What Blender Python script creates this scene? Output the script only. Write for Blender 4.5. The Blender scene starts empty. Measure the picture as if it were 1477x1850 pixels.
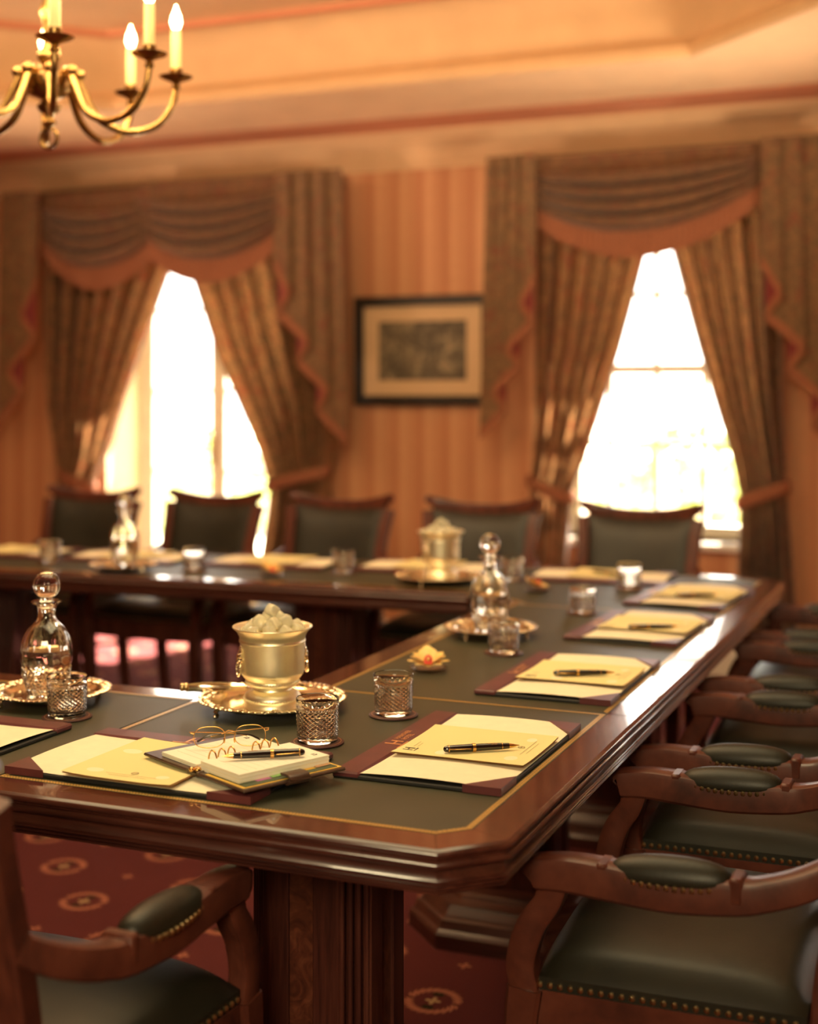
import bpy, bmesh, math, random
from mathutils import Vector, Matrix
random.seed(7)
PI = math.pi
sin, cos, sqrt = math.sin, math.cos, math.sqrt
SC = bpy.context.scene
COL = SC.collection

# ------------------------------------------------------------------ camera
CAM_H = 1.376
YAW = 0.394
cam_d = bpy.data.cameras.new('camera')
cam = bpy.data.objects.new('camera', cam_d)
COL.objects.link(cam)
cam.location = (0, 0, CAM_H)
cam.rotation_euler = (PI / 2, 0, YAW)
cam_d.sensor_width = 36
cam_d.lens = 2486 * 36 / 1850
cam_d.shift_y = -213 / 1850
cam_d.clip_start = 0.05
cam_d.dof.use_dof = True
cam_d.dof.focus_distance = 2.34
cam_d.dof.aperture_fstop = 1.9
SC.camera = cam

# ------------------------------------------------------------------ world, sun, lights, exposure
vs = SC.view_settings
vs.view_transform = 'Standard'
vs.look = 'None'
vs.gamma = 1
vs.use_curve_mapping = False
vs.exposure = 0.0

world = bpy.data.worlds.new('overcast_sky')
SC.world = world
world.use_nodes = True
world.node_tree.nodes['Background'].inputs[0].default_value = (1.0, 0.94, 0.84, 1)
world.node_tree.nodes['Background'].inputs[1].default_value = 7.0


def light(name, kind, loc, energy, color, target=None, **kw):
    d = bpy.data.lights.new(name, kind)
    d.energy = energy
    d.color = color
    for k, v in kw.items():
        setattr(d, k, v)
    o = bpy.data.objects.new(name, d)
    COL.objects.link(o)
    o.location = loc
    if target is not None:
        o.rotation_euler = (Vector(target) - Vector(loc)).to_track_quat('-Z', 'Y').to_euler()
    return o


light('sun', 'SUN', (6, 14, 14), 100.0, (1.0, 0.88, 0.70), (6 - 2.6, 14 - 8.0, 0), angle=0.02)
WARM = (1.0, 0.68, 0.36)
light('ceiling_softbox', 'AREA', (-1.5, 2.6, 2.98), 50, (1.0, 0.82, 0.46), (-1.5, 2.9, 0), shape='RECTANGLE', size=2.4, size_y=1.8)
light('room_lamp', 'AREA', (0.1, -1.4, 2.3), 28, (1.0, 0.80, 0.46), (-1.4, 2.6, 0.85), shape='RECTANGLE', size=0.8, size_y=1.1, spread=1.6)
light('wall_fill', 'AREA', (-3.0, 3.2, 2.9), 34, WARM, (-3.0, 6.8, 1.4), shape='RECTANGLE', size=3.4, size_y=0.4)  # added fill to brighten the back wall, no fixture modelled
light('tray_fill', 'AREA', (-2.25, 2.96, 2.55), 28, (1.0, 0.78, 0.54), (-2.25, 2.97, 3.1), shape='RECTANGLE', size=1.0, size_y=1.0)  # added upward fill above the chandelier for the tray ceiling, no cove lamp
light('ceiling_fill_right', 'SPOT', (0.7, 4.5, 1.2), 460, (1.0, 0.74, 0.47), (-1.43, 5.85, 2.76), spot_size=.85, spot_blend=1.0, shadow_soft_size=.45)  # unseen spot added to lift the ceiling edge and make its glow, no lamp built
light('ceiling_fill_left', 'SPOT', (-5.7, 3.6, 1.1), 370, (1.0, 0.66, 0.43), (-3.7, 5.85, 2.76), spot_size=1.0, spot_blend=1.0, shadow_soft_size=.45)  # matching unseen fill spot, added to brighten the left ceiling edge
for px_, pz_, sx_, sz_ in ((-4.175, 1.2, 1.15, 2.3), (-1.5, 1.5, 1.0, 1.7), (1.2, 1.5, 1.0, 1.7)):
    p_ = light('sky_portal', 'AREA', (px_, 7.3, pz_), 1, (1, 1, 1), (px_, 0, pz_), shape='RECTANGLE', size=sx_, size_y=sz_)
    p_.data.cycles.is_portal = True


# ------------------------------------------------------------------ mesh builder
class MB:
    def __init__(s):
        s.v = []; s.f = []; s.sm = []; s.uv = {}

    def add(s, vs_, fs_, smooth=False, uvs=None):
        b = len(s.v)
        s.v += [tuple(p) for p in vs_]
        for i, f in enumerate(fs_):
            if uvs is not None:
                s.uv[len(s.f)] = uvs[i]
            s.f.append(tuple(b + k for k in f)); s.sm.append(smooth)
        return s

    def box(s, x0, x1, y0, y1, z0, z1, b=0.0, M=None):
        if b <= 0:
            v = [(x, y, z) for z in (z0, z1) for y in (y0, y1) for x in (x0, x1)]
            f = [(0, 2, 3, 1), (4, 5, 7, 6), (0, 1, 5, 4), (2, 6, 7, 3), (0, 4, 6, 2), (1, 3, 7, 5)]
        else:
            b = min(b, (x1 - x0) * .45, (y1 - y0) * .45, (z1 - z0) * .45)
            v = []; idx = {}
            for cx in (0, 1):
                for cy in (0, 1):
                    for cz in (0, 1):
                        X = (x0, x1)[cx]; Y = (y0, y1)[cy]; Z = (z0, z1)[cz]
                        ix = b if cx == 0 else -b; iy = b if cy == 0 else -b; iz = b if cz == 0 else -b
                        for k, p in enumerate(((X, Y + iy, Z + iz), (X + ix, Y, Z + iz), (X + ix, Y + iy, Z))):
                            idx[(cx, cy, cz, k)] = len(v); v.append(p)
            f = []
            I = lambda *a: idx[a]
            for c in (0, 1):
                q = [I(c, 0, 0, 0), I(c, 1, 0, 0), I(c, 1, 1, 0), I(c, 0, 1, 0)]; f.append(q if c else q[::-1])
                q = [I(0, c, 0, 1), I(0, c, 1, 1), I(1, c, 1, 1), I(1, c, 0, 1)]; f.append(q if c else q[::-1])
                q = [I(0, 0, c, 2), I(1, 0, c, 2), I(1, 1, c, 2), I(0, 1, c, 2)]; f.append(q if c else q[::-1])
            for a in (0, 1):
                for c in (0, 1):
                    q = [I(a, c, 0, 0), I(a, c, 0, 1), I(a, c, 1, 1), I(a, c, 1, 0)]; f.append(q if a == c else q[::-1])
                    q = [I(a, 0, c, 0), I(a, 0, c, 2), I(a, 1, c, 2), I(a, 1, c, 0)]; f.append(q if a != c else q[::-1])
                    q = [I(0, a, c, 1), I(0, a, c, 2), I(1, a, c, 2), I(1, a, c, 1)]; f.append(q if a == c else q[::-1])
            for cx in (0, 1):
                for cy in (0, 1):
                    for cz in (0, 1):
                        q = [I(cx, cy, cz, 0), I(cx, cy, cz, 1), I(cx, cy, cz, 2)]
                        f.append(q if (cx + cy + cz) % 2 else q[::-1])
        if M is not None:
            v = [M @ Vector(p) for p in v]
        return s.add(v, f)

    def lathe(s, prof, n=32, c=(0, 0, 0), smooth=True, rmod=None, M=None, cap=True):
        v = []; f = []
        for k, (r, z) in enumerate(prof):
            for i in range(n):
                t = 2 * PI * i / n
                rr = r if rmod is None else rmod(r, t, k)
                v.append((c[0] + rr * cos(t), c[1] + rr * sin(t), c[2] + z))
        m = len(prof)
        for k in range(m - 1):
            for i in range(n):
                j = (i + 1) % n
                f.append((k * n + i, k * n + j, (k + 1) * n + j, (k + 1) * n + i))
        if cap:
            if prof[0][0] > 1e-5: f.append(tuple(range(n))[::-1])
            if prof[-1][0] > 1e-5: f.append(tuple((m - 1) * n + i for i in range(n)))
        if M is not None:
            v = [M @ Vector(p) for p in v]
        return s.add(v, f, smooth)

    def tube(s, path, rad, n=10, closed=False, smooth=True, up=(0, 0, 1), sect=None, caps=True):
        """path: points; rad: radius, (w,h), or list of either; sect: list of 2D unit points"""
        P = [Vector(p) for p in path]; m = len(P); U0 = Vector(up)
        v = []; f = []
        if sect is None:
            sect = [(cos(2 * PI * i / n), sin(2 * PI * i / n)) for i in range(n)]
        n = len(sect)
        for k in range(m):
            if closed:
                T = P[(k + 1) % m] - P[k - 1]
            else:
                T = P[min(k + 1, m - 1)] - P[max(k - 1, 0)]
            T.normalize()
            S = T.cross(U0)
            if S.length < 1e-4:
                S = T.cross(Vector((0.3, 1, 0.1)))
            S.normalize(); U = S.cross(T)
            r = rad[k] if isinstance(rad, list) else rad
            if not isinstance(r, tuple): r = (r, r)
            for a, b in sect:
                v.append(P[k] + S * (a * r[0]) + U * (b * r[1]))
        for k in range(m if closed else m - 1):
            k2 = (k + 1) % m
            for i in range(n):
                j = (i + 1) % n
                f.append((k * n + i, k * n + j, k2 * n + j, k2 * n + i))
        if not closed and caps:
            f.append(tuple(range(n))[::-1]); f.append(tuple((m - 1) * n + i for i in range(n)))
        return s.add(v, f, smooth)

    def prism(s, poly, z0, z1, M=None):
        n = len(poly)
        v = [(x, y, z0) for x, y in poly] + [(x, y, z1) for x, y in poly]
        f = [tuple(range(n))[::-1], tuple(range(n, 2 * n))] + [(i, (i + 1) % n, n + (i + 1) % n, n + i) for i in range(n)]
        if M is not None:
            v = [M @ Vector(p) for p in v]
        return s.add(v, f)

    def grid(s, fn, nu, nv, smooth=True, flip=False, wrap=False):
        v = [fn(i / nu, j / nv) for j in range(nv + 1) for i in range(nu + 1)]
        f = []
        for j in range(nv):
            for i in range(nu):
                q = (j * (nu + 1) + i, j * (nu + 1) + i + 1, (j + 1) * (nu + 1) + i + 1, (j + 1) * (nu + 1) + i)
                f.append(q[::-1] if flip else q)
        return s.add(v, f, smooth)

    def ball(s, c, r, nu=10, nv=6, M=None, smooth=True):
        if not isinstance(r, tuple): r = (r, r, r)
        prof = [(sin(PI * k / nv), -cos(PI * k / nv)) for k in range(nv + 1)]
        v = []; f = []
        for k, (a, z) in enumerate(prof):
            for i in range(nu):
                t = 2 * PI * i / nu
                v.append(Vector((c[0] + r[0] * a * cos(t), c[1] + r[1] * a * sin(t), c[2] + r[2] * z)))
        for k in range(nv):
            for i in range(nu):
                j = (i + 1) % nu
                f.append((k * nu + i, k * nu + j, (k + 1) * nu + j, (k + 1) * nu + i))
        if M is not None: v = [M @ p for p in v]
        return s.add(v, f, smooth)

    def sweep(s, pts, prof, z, closed=False, smooth=False):
        """profile (outset, dz) swept along a plan polyline (outward = right of travel), mitred"""
        n = len(pts); v = []; f = []; m = len(prof)
        P = [Vector((p[0], p[1])) for p in pts]
        for i in range(n):
            d0 = (P[i] - P[i - 1]).normalized() if (i > 0 or closed) else None
            d1 = (P[(i + 1) % n] - P[i]).normalized() if (i < n - 1 or closed) else None
            if d0 is None: d0 = d1
            if d1 is None: d1 = d0
            n0 = Vector((d0.y, -d0.x)); n1 = Vector((d1.y, -d1.x))
            b = (n0 + n1); b /= max(b.dot(n1), .2)
            for o, dz in prof:
                v.append((P[i].x + b.x * o, P[i].y + b.y * o, z + dz))
        for i in range(n if closed else n - 1):
            j = (i + 1) % n
            for k in range(m - 1):
                f.append((i * m + k, i * m + k + 1, j * m + k + 1, j * m + k))
        if not closed:
            f.append(tuple(range(m))); f.append(tuple(range((n - 1) * m, n * m))[::-1])
        return s.add(v, f, smooth)

    def obj(s, name, mat, parent=None, loc=None, kind=None, label=None, fix=False):
        me = bpy.data.meshes.new(name)
        me.from_pydata(s.v, [], s.f)
        if fix:
            bm = bmesh.new(); bm.from_mesh(me); bmesh.ops.recalc_face_normals(bm, faces=bm.faces[:]); bm.to_mesh(me); bm.free()
        me.polygons.foreach_set('use_smooth', s.sm)
        if s.uv:
            ul = me.uv_layers.new(name='UVMap')
            for pi, uvs in s.uv.items():
                p = me.polygons[pi]
                for li, w in zip(p.loop_indices, uvs):
                    ul.data[li].uv = w
        me.materials.append(mat)
        me.update()
        if any(s.sm): me.set_sharp_from_angle(angle=math.radians(42))
        o = bpy.data.objects.new(name, me)
        COL.objects.link(o)
        if parent is not None: o.parent = parent
        if loc is not None: o.location = loc
        if kind: o['kind'] = kind
        if label: o['label'] = label
        return o


def tag(o, label, cat, group=None):
    o['label'] = label; o['category'] = cat
    if group: o['group'] = group
    return o


def thing(name, label, cat, loc=(0, 0, 0), rz=0.0, group=None):
    o = bpy.data.objects.new(name, None)
    o.empty_display_size = .05
    COL.objects.link(o)
    o.location = loc; o.rotation_euler = (0, 0, rz)
    return tag(o, label, cat, group)


def dup(root, loc, rz=None, label=None):
    r = root.copy(); COL.objects.link(r); r.location = loc
    if rz is not None: r.rotation_euler = (root.rotation_euler[0], root.rotation_euler[1], rz)
    if label: r['label'] = label
    for ch in list(root.children):
        c = ch.copy(); COL.objects.link(c); c.parent = r
        for g in list(ch.children):
            d = g.copy(); COL.objects.link(d); d.parent = c
    return r


def smoothstep(a, b, x):
    t = max(0, min(1, (x - a) / (b - a))); return t * t * (3 - 2 * t)


def lerp(a, b, t): return a + (b - a) * t


def interp(tab, x):
    if x <= tab[0][0]: return tab[0][1]
    for (a, va), (b, vb) in zip(tab, tab[1:]):
        if x <= b: return va + (vb - va) * (x - a) / (b - a)
    return tab[-1][1]


def spline(pts, n=8):
    """Catmull-Rom through points"""
    P = [Vector(p) for p in pts]; P = [P[0] * 2 - P[1]] + P + [P[-1] * 2 - P[-2]]
    out = []
    for i in range(1, len(P) - 2):
        for k in range(n):
            t = k / n
            a, b, c, d = P[i - 1], P[i], P[i + 1], P[i + 2]
            out.append(.5 * (2 * b + (c - a) * t + (2 * a - 5 * b + 4 * c - d) * t * t + (3 * b - a - 3 * c + d) * t ** 3))
    out.append(P[-2])
    return out


def text_obj(name, body, size, mat, parent, loc, rz=0.0, tilt=(0, 0), depth=.00015, align='LEFT', rot=None):
    cu = bpy.data.curves.new(name, 'FONT')
    cu.body = body; cu.size = size; cu.extrude = depth; cu.align_x = align; cu.resolution_u = 2
    t = bpy.data.objects.new(name + '_tmp', cu)
    COL.objects.link(t)
    dg = bpy.context.evaluated_depsgraph_get()
    me = bpy.data.meshes.new_from_object(t.evaluated_get(dg))
    bpy.data.objects.remove(t)
    me.materials.clear(); me.materials.append(mat)
    o = bpy.data.objects.new(name, me); COL.objects.link(o)
    o.parent = parent; o.location = loc
    o.rotation_euler = rot if rot else (tilt[0], tilt[1], rz)
    return o


# ------------------------------------------------------------------ materials
class NT:
    def __init__(s, name):
        s.m = bpy.data.materials.new(name); s.m.use_nodes = True
        s.t = s.m.node_tree; s.n = s.t.nodes; s.l = s.t.links
        s.bsdf = s.n['Principled BSDF']; s.out = s.n['Material Output']

    def node(s, typ, **kw):
        n = s.n.new(typ)
        for k, v in kw.items(): setattr(n, k, v)
        return n

    def put(s, sock, val):
        if isinstance(val, bpy.types.NodeSocket): s.l.new(val, sock)
        elif isinstance(val, (tuple, list)) and len(val) == 3 and sock.type == 'RGBA': sock.default_value = (*val, 1)
        else: sock.default_value = val

    def M(s, op, a, b=0.0, c=0.0, clamp=False):
        n = s.node('ShaderNodeMath', operation=op); n.use_clamp = clamp
        s.put(n.inputs[0], a); s.put(n.inputs[1], b)
        if op in ('MULTIPLY_ADD', 'COMPARE', 'SMOOTH_MIN'): s.put(n.inputs[2], c)
        return n.outputs[0]

    def mix(s, fac, a, b):
        n = s.node('ShaderNodeMix', data_type='RGBA')
        s.put(n.inputs['Factor'], fac); s.put(n.inputs['A'], a) if False else None
        s.put(n.inputs[6], a); s.put(n.inputs[7], b)
        return n.outputs[2]

    def coord(s, kind='Object'):
        return s.node('ShaderNodeTexCoord').outputs[kind]

    def mapping(s, vec, scale=(1, 1, 1), loc=(0, 0, 0), rot=(0, 0, 0)):
        n = s.node('ShaderNodeMapping'); s.l.new(vec, n.inputs[0])
        n.inputs['Scale'].default_value = scale; n.inputs['Location'].default_value = loc; n.inputs['Rotation'].default_value = rot
        return n.outputs[0]

    def noise(s, vec, scale, detail=3, rough=.5, dist=0.0):
        n = s.node('ShaderNodeTexNoise'); s.l.new(vec, n.inputs['Vector'])
        n.inputs['Scale'].default_value = scale; n.inputs['Detail'].default_value = detail
        n.inputs['Roughness'].default_value = rough; n.inputs['Distortion'].default_value = dist
        return n.outputs[0]

    def voronoi(s, vec, scale, feature='F1', rnd=1.0):
        n = s.node('ShaderNodeTexVoronoi', feature=feature); s.l.new(vec, n.inputs['Vector'])
        n.inputs['Scale'].default_value = scale; n.inputs['Randomness'].default_value = rnd
        return n

    def ramp(s, fac, stops):
        n = s.node('ShaderNodeValToRGB'); s.put(n.inputs[0], fac)
        e = n.color_ramp.elements
        while len(e) < len(stops): e.new(.5)
        for el, (p, c) in zip(e, stops):
            el.position = p; el.color = (*c, 1)
        return n.outputs[0]

    def sep(s, vec):
        n = s.node('ShaderNodeSeparateXYZ'); s.l.new(vec, n.inputs[0]); return n.outputs

    def bump(s, h, strength=.2, dist=.002):
        n = s.node('ShaderNodeBump'); n.inputs['Strength'].default_value = strength; n.inputs['Distance'].default_value = dist
        s.l.new(h, n.inputs['Height']); s.l.new(n.outputs[0], s.bsdf.inputs['Normal'])

    def set(s, **kw):
        names = dict(col='Base Color', rough='Roughness', metal='Metallic', coat='Coat Weight', coatr='Coat Roughness', trans='Transmission Weight',
                     ior='IOR', emit='Emission Color', emits='Emission Strength', spec='Specular IOR Level', sheen='Sheen Weight',
                     sss='Subsurface Weight', alpha='Alpha')
        for k, v in kw.items(): s.put(s.bsdf.inputs[names[k]], v)
        return s


def plain(name, col, rough=.5, metal=0.0, nscale=60, var=.12, **kw):
    m = NT(name); c = m.coord()
    n = m.noise(c, nscale, 3)
    a = tuple(x * (1 - var) for x in col); b = tuple(min(1, x * (1 + var)) for x in col)
    m.set(col=m.ramp(n, [(.3, a), (.7, b)]), rough=rough, metal=metal, **kw)
    return m.m


def wood(name, dark, mid, lite, scale, rough=.3, coat=.6, coatr=.06, figure=.0, spec=.5):
    m = NT(name); c = m.coord()
    g = m.noise(m.mapping(c, scale), 6.0, 6, .6, .6)
    f = m.noise(m.mapping(c, tuple(k * 4 for k in scale)), 9.0, 3, .5)
    v = m.M('ADD', m.M('MULTIPLY', g, .75), m.M('MULTIPLY', f, .25))
    if figure:
        b = m.noise(c, 22, 5, .6, 2.2)
        v = m.M('ADD', m.M('MULTIPLY', v, 1 - figure), m.M('MULTIPLY', b, figure))
    m.set(col=m.ramp(v, [(.32, dark), (.5, mid), (.68, lite)]), rough=rough, coat=coat, coatr=coatr, spec=spec)
    return m.m


MD, MM, ML = (.026, .007, .0055), (.062, .016, .011), (.105, .031, .020)
W_X = wood('mahogany_grain_x', MD, MM, ML, (.5, 7, 7), rough=.28, coat=.9)
W_Y = wood('mahogany_grain_y', MD, MM, ML, (7, .5, 7), rough=.28, coat=.9)
W_Z = wood('mahogany_grain_z', MD, MM, ML, (7, 7, .5), rough=.35, coat=.5)
W_CH = wood('chair_mahogany', (.042, .012, .0085), (.088, .023, .014), (.130, .036, .021), (5, 1.2, 1.2), rough=.40, coat=.12, coatr=.10, spec=.3)
W_BASE = wood('plinth_mahogany', MD, MM, ML, (.5, 7, 7), rough=.42, coat=.15, coatr=.25)
BURL = wood('burl_veneer', (.03, .008, .006), (.08, .022, .012), (.15, .046, .024), (2.5, 2.5, 1.5), rough=.3, coat=.6, figure=.7)
BORDER = wood('table_border_veneer', (.045, .011, .008), (.080, .020, .013), (.125, .036, .022), (1.5, 1.5, 1.5), rough=.2, coat=1.0, coatr=.015, figure=.45)

m = NT('table_leather'); c = m.coord('Object'); n = m.noise(c, 9, 4); h = m.noise(c, 900, 2)
m.set(col=m.ramp(n, [(.3, (.035, .034, .016)), (.7, (.045, .043, .022))]), rough=.46); m.bump(h, .12, .0006); LEATHER = m.m

m = NT('chair_leather'); c = m.coord(); n = m.noise(c, 14, 3); h = m.noise(c, 260, 3)
m.set(col=m.ramp(n, [(.3, (.011, .0095, .0055)), (.7, (.018, .0155, .0088))]), rough=.46, spec=.40); m.bump(h, .22, .001); CH_LEATHER = m.m

m = NT('gold_tooling')
uv = m.sep(m.node('ShaderNodeUVMap').outputs[0])
u, v_ = uv[0], uv[1]
w1 = m.M('SINE', m.M('MULTIPLY', u, 2 * PI / .011))
d1 = m.M('ABSOLUTE', m.M('SUBTRACT', m.M('SUBTRACT', v_, .5), m.M('MULTIPLY', w1, .26)))
d2 = m.M('ABSOLUTE', m.M('ADD', m.M('SUBTRACT', v_, .5), m.M('MULTIPLY', w1, .30)))
chain = m.M('LESS_THAN', m.M('MINIMUM', d1, d2), .17)
mask = chain
m.set(col=m.mix(mask, (.07, .055, .025), (.62, .39, .11)), rough=.38, metal=m.M('MULTIPLY', mask, .55)); GOLDTOOL = m.m

GOLD = plain('gold', (.80, .48, .16), .24, 1.0)
GOLDPRINT = plain('gold_print', (.75, .38, .16), .4, .6)
BRASS = plain('polished_brass', (.44, .27, .10), .26, 1.0, 30, .25)
NAIL = plain('antique_brass', (.62, .46, .24), .30, 1.0)
SILVER = plain('polished_silver', (.90, .78, .58), .14, 1.0, 40, .06)
SATIN = plain('satin_silver', (1.0, .90, .66), .42, 1.0, 50, .05)
RESIN = plain('black_resin', (.012, .006, .006), .12, 0, coat=.8)
BURG = None
m = NT('burgundy_leather'); c = m.coord(); n = m.noise(c, 30, 3); h = m.noise(c, 500, 3)
m.set(col=m.ramp(n, [(.3, (.095, .022, .024)), (.7, (.125, .030, .030))]), rough=.42); m.bump(h, .25, .0008); BURG = m.m
COASTER = plain('coaster_leather', (.060, .016, .015), .45)
BLACKEDGE = plain('black_board', (.010, .009, .008), .6)
PAPER = plain('cream_blotter', (.86, .79, .58), .75, 0, 40, .03)
PAGE = plain('white_page', (.88, .84, .70), .8, 0, 40, .02)
INK = plain('ink', (.03, .02, .015), .6)
INKSOFT = plain('grey_ink', (.36, .28, .14), .7)
RULE = plain('pale_rule', (.66, .60, .44), .7)
CARDEDGE = plain('kraft_edge', (.50, .27, .09), .7)
m = NT('notepad_print'); c = m.coord()
vo = m.voronoi(m.mapping(c, (11, 15, 1)), 1.0, 'F1', .8)
blob = m.M('LESS_THAN', vo.outputs['Distance'], m.M('ADD', m.M('MULTIPLY', m.sep(vo.outputs['Color'])[0], .34), .16))
m.set(col=m.mix(blob, (.80, .70, .33), (.86, .79, .54)), rough=.75); NOTE = m.m

m = NT('crystal'); m.set(col=(1, .97, .91), rough=.0, trans=1.0, ior=1.52); CRYSTAL = m.m
m = NT('water'); m.set(col=(1, .98, .93), rough=.0, trans=1.0, ior=1.33); WATER = m.m
m = NT('ice'); c = m.coord(); n = m.noise(c, 40, 3)
m.set(col=(1, .95, .76), rough=m.M('MULTIPLY_ADD', n, .16, .0), trans=.66, ior=1.31); m.bump(n, .3, .004); ICE = m.m
m = NT('lens_glass')
tr = m.node('ShaderNodeBsdfTransparent'); gl = m.node('ShaderNodeBsdfGlossy'); gl.inputs['Roughness'].default_value = .02
fr = m.node('ShaderNodeFresnel'); fr.inputs[0].default_value = 1.5
mx = m.node('ShaderNodeMixShader'); m.l.new(fr.outputs[0], mx.inputs[0]); m.l.new(tr.outputs[0], mx.inputs[1]); m.l.new(gl.outputs[0], mx.inputs[2])
m.l.new(mx.outputs[0], m.out.inputs[0]); THIN = m.m

# carpet with wreath medallions
m = NT('carpet_wreaths'); c = m.coord(); X, Y, Z = m.sep(c)
A_, B_ = .44, .414


def cell(x, p, x0):
    return m.M('MULTIPLY', m.M('SUBTRACT', m.M('FRACT', m.M('ADD', m.M('DIVIDE', m.M('SUBTRACT', x, x0), p), .5)), .5), p)


wreath = None; star = None; leafd = None
for sx, sy in ((0, 0), (.22, .207)):
    fx = cell(X, A_, -2.468 + sx); fy = cell(Y, B_, 3.317 + sy)
    r = m.M('SQRT', m.M('ADD', m.M('MULTIPLY', fx, fx), m.M('MULTIPLY', fy, fy)))
    th = m.M('ARCTAN2', fy, fx)
    lobes = m.M('ABSOLUTE', m.M('SINE', m.M('ADD', m.M('MULTIPLY', th, 11), m.M('MULTIPLY', r, 260))))
    ring = m.M('LESS_THAN', m.M('ABSOLUTE', m.M('SUBTRACT', r, .056)), m.M('MULTIPLY', lobes, .0125))
    gap = m.M('GREATER_THAN', m.M('ABSOLUTE', m.M('SINE', m.M('MULTIPLY', th, 1.0))), .10)
    w = m.M('MULTIPLY', ring, gap)
    st = m.M('LESS_THAN', r, m.M('MULTIPLY', m.M('ABSOLUTE', m.M('COSINE', m.M('MULTIPLY', th, 2))), .019))
    fx2 = cell(X, A_, -2.248 + sx)
    r2 = m.M('SQRT', m.M('ADD', m.M('MULTIPLY', fx2, fx2), m.M('MULTIPLY', fy, fy)))
    th2 = m.M('ARCTAN2', fy, fx2)
    st2 = m.M('LESS_THAN', r2, m.M('MULTIPLY', m.M('ABSOLUTE', m.M('COSINE', m.M('MULTIPLY', th2, 2))), .018))
    dk = m.M('LESS_THAN', m.M('ABSOLUTE', m.M('SUBTRACT', r, .035)), m.M('MULTIPLY', m.M('GREATER_THAN', m.M('ABSOLUTE', m.M('SINE', m.M('MULTIPLY', th, 1.0))), .93), .008))
    wreath = m.M('MAXIMUM', wreath, w) if wreath else w
    wreath = m.M('MAXIMUM', wreath, st2)
    star = m.M('MAXIMUM', star, st) if star else st
    leafd = m.M('MAXIMUM', leafd, dk) if leafd else dk
dots = m.M('MULTIPLY', m.M('SINE', m.M('MULTIPLY', X, 2 * PI / .012)), m.M('SINE', m.M('MULTIPLY', Y, 2 * PI / .012)))
pile = m.noise(c, 420, 2)
base = m.mix(m.M('MULTIPLY', m.M('GREATER_THAN', dots, .25), .45), (.105, .024, .025), (.058, .014, .015))
base = m.mix(wreath, base, (.36, .135, .085))
base = m.mix(leafd, base, (.02, .02, .01))
base = m.mix(star, base, (.40, .27, .14))
m.set(col=base, rough=.95, spec=.1); m.bump(pile, .5, .004); CARPET = m.m

# wallpaper
m = NT('striped_wallpaper'); c = m.coord(); X, Y, Z = m.sep(c)
s1 = m.M('SINE', m.M('MULTIPLY', m.M('ADD', X, Y), 2 * PI / .145))
s2 = m.M('SINE', m.M('MULTIPLY', m.M('ADD', X, Y), 2 * PI / .0725))
st = m.M('ADD', m.M('MULTIPLY', s1, .38), m.M('MULTIPLY', s2, .16))
st = m.M('ADD', st, .5, clamp=True)
nz = m.noise(c, 30, 3)
m.set(col=m.mix(st, (.46, .185, .085), m.ramp(nz, [(.3, (.57, .29, .145)), (.7, (.63, .325, .165))])), rough=.7); WALLP = m.m
PLASTER = plain('cream_plaster', (.68, .44, .25), .8, 0, 8, .04)
PINKP = plain('pink_plaster', (.84, .59, .37), .8, 0, 6, .05)
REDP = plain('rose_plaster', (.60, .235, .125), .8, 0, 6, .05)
TANP = plain('tan_plaster', (.68, .43, .23), .8, 0, 6, .05)
CREAMR = plain('cream_reveal_paint', (.78, .66, .40), .7, 0, 8, .04)
WHITEP = plain('white_paint', (.80, .76, .68), .4, 0, 12, .03)


def fabric(name, a, b, cc, transl=.25, lining=None, scale=26):
    m = NT(name); c = m.coord()
    n1 = m.noise(c, scale, 4, .6, 1.5); n2 = m.noise(m.mapping(c, (1, 1, .6), (3, 1, 2)), scale * .6, 3, .5, 2.0)
    col = m.mix(m.ramp(n1, [(.47, (0, 0, 0)), (.55, (1, 1, 1))]), a, b)
    col = m.mix(m.ramp(n2, [(.56, (0, 0, 0)), (.64, (1, 1, 1))]), col, cc)
    if lining is not None:
        g = m.node('ShaderNodeNewGeometry')
        col = m.mix(g.outputs['Backfacing'], col, lining)
    m.set(col=col, rough=.8, sheen=.2)
    t = m.node('ShaderNodeBsdfTranslucent'); m.put(t.inputs[0], col)
    mx = m.node('ShaderNodeMixShader'); mx.inputs[0].default_value = transl
    m.l.new(m.bsdf.outputs[0], mx.inputs[1]); m.l.new(t.outputs[0], mx.inputs[2]); m.l.new(mx.outputs[0], m.out.inputs[0])
    return m.m


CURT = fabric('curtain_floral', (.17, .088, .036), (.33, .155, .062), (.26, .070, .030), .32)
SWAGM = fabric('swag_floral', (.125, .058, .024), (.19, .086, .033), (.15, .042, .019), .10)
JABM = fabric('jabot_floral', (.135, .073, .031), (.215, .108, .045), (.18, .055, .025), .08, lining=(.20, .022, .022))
FRINGE = plain('fringe_rust', (.27, .095, .045), .85, 0, 200, .3)
FLAME = NT('candle_bulb'); FLAME.set(col=(1, .9, .7), emit=(1, .72, .34), emits=22.0); FLAME = FLAME.m
CANDLE = plain('ivory_candle', (.85, .66, .32), .45, 0, 20, .04)
PETAL = None
m = NT('orchid_petal'); c = m.coord(); n = m.noise(c, 60, 3)
m.set(col=m.ramp(n, [(.3, (.85, .50, .12)), (.7, (.90, .66, .26))]), rough=.55, sss=.1); PETAL = m.m
LIP = plain('orchid_lip', (.62, .05, .04), .5)
BROWNL = plain('brown_leather', (.055, .026, .016), .36, 0, 90, .25, coat=.2)
DARKTIP = plain('dark_acetate', (.02, .012, .01), .25)
FRAMEB = plain('black_frame', (.022, .016, .012), .35)
MATB = plain('cream_mat', (.62, .42, .24), .8, 0, 30, .03)
m = NT('engraving'); c = m.coord(); n1 = m.noise(c, 11, 6, .65, .8); n2 = m.noise(c, 55, 4)
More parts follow.
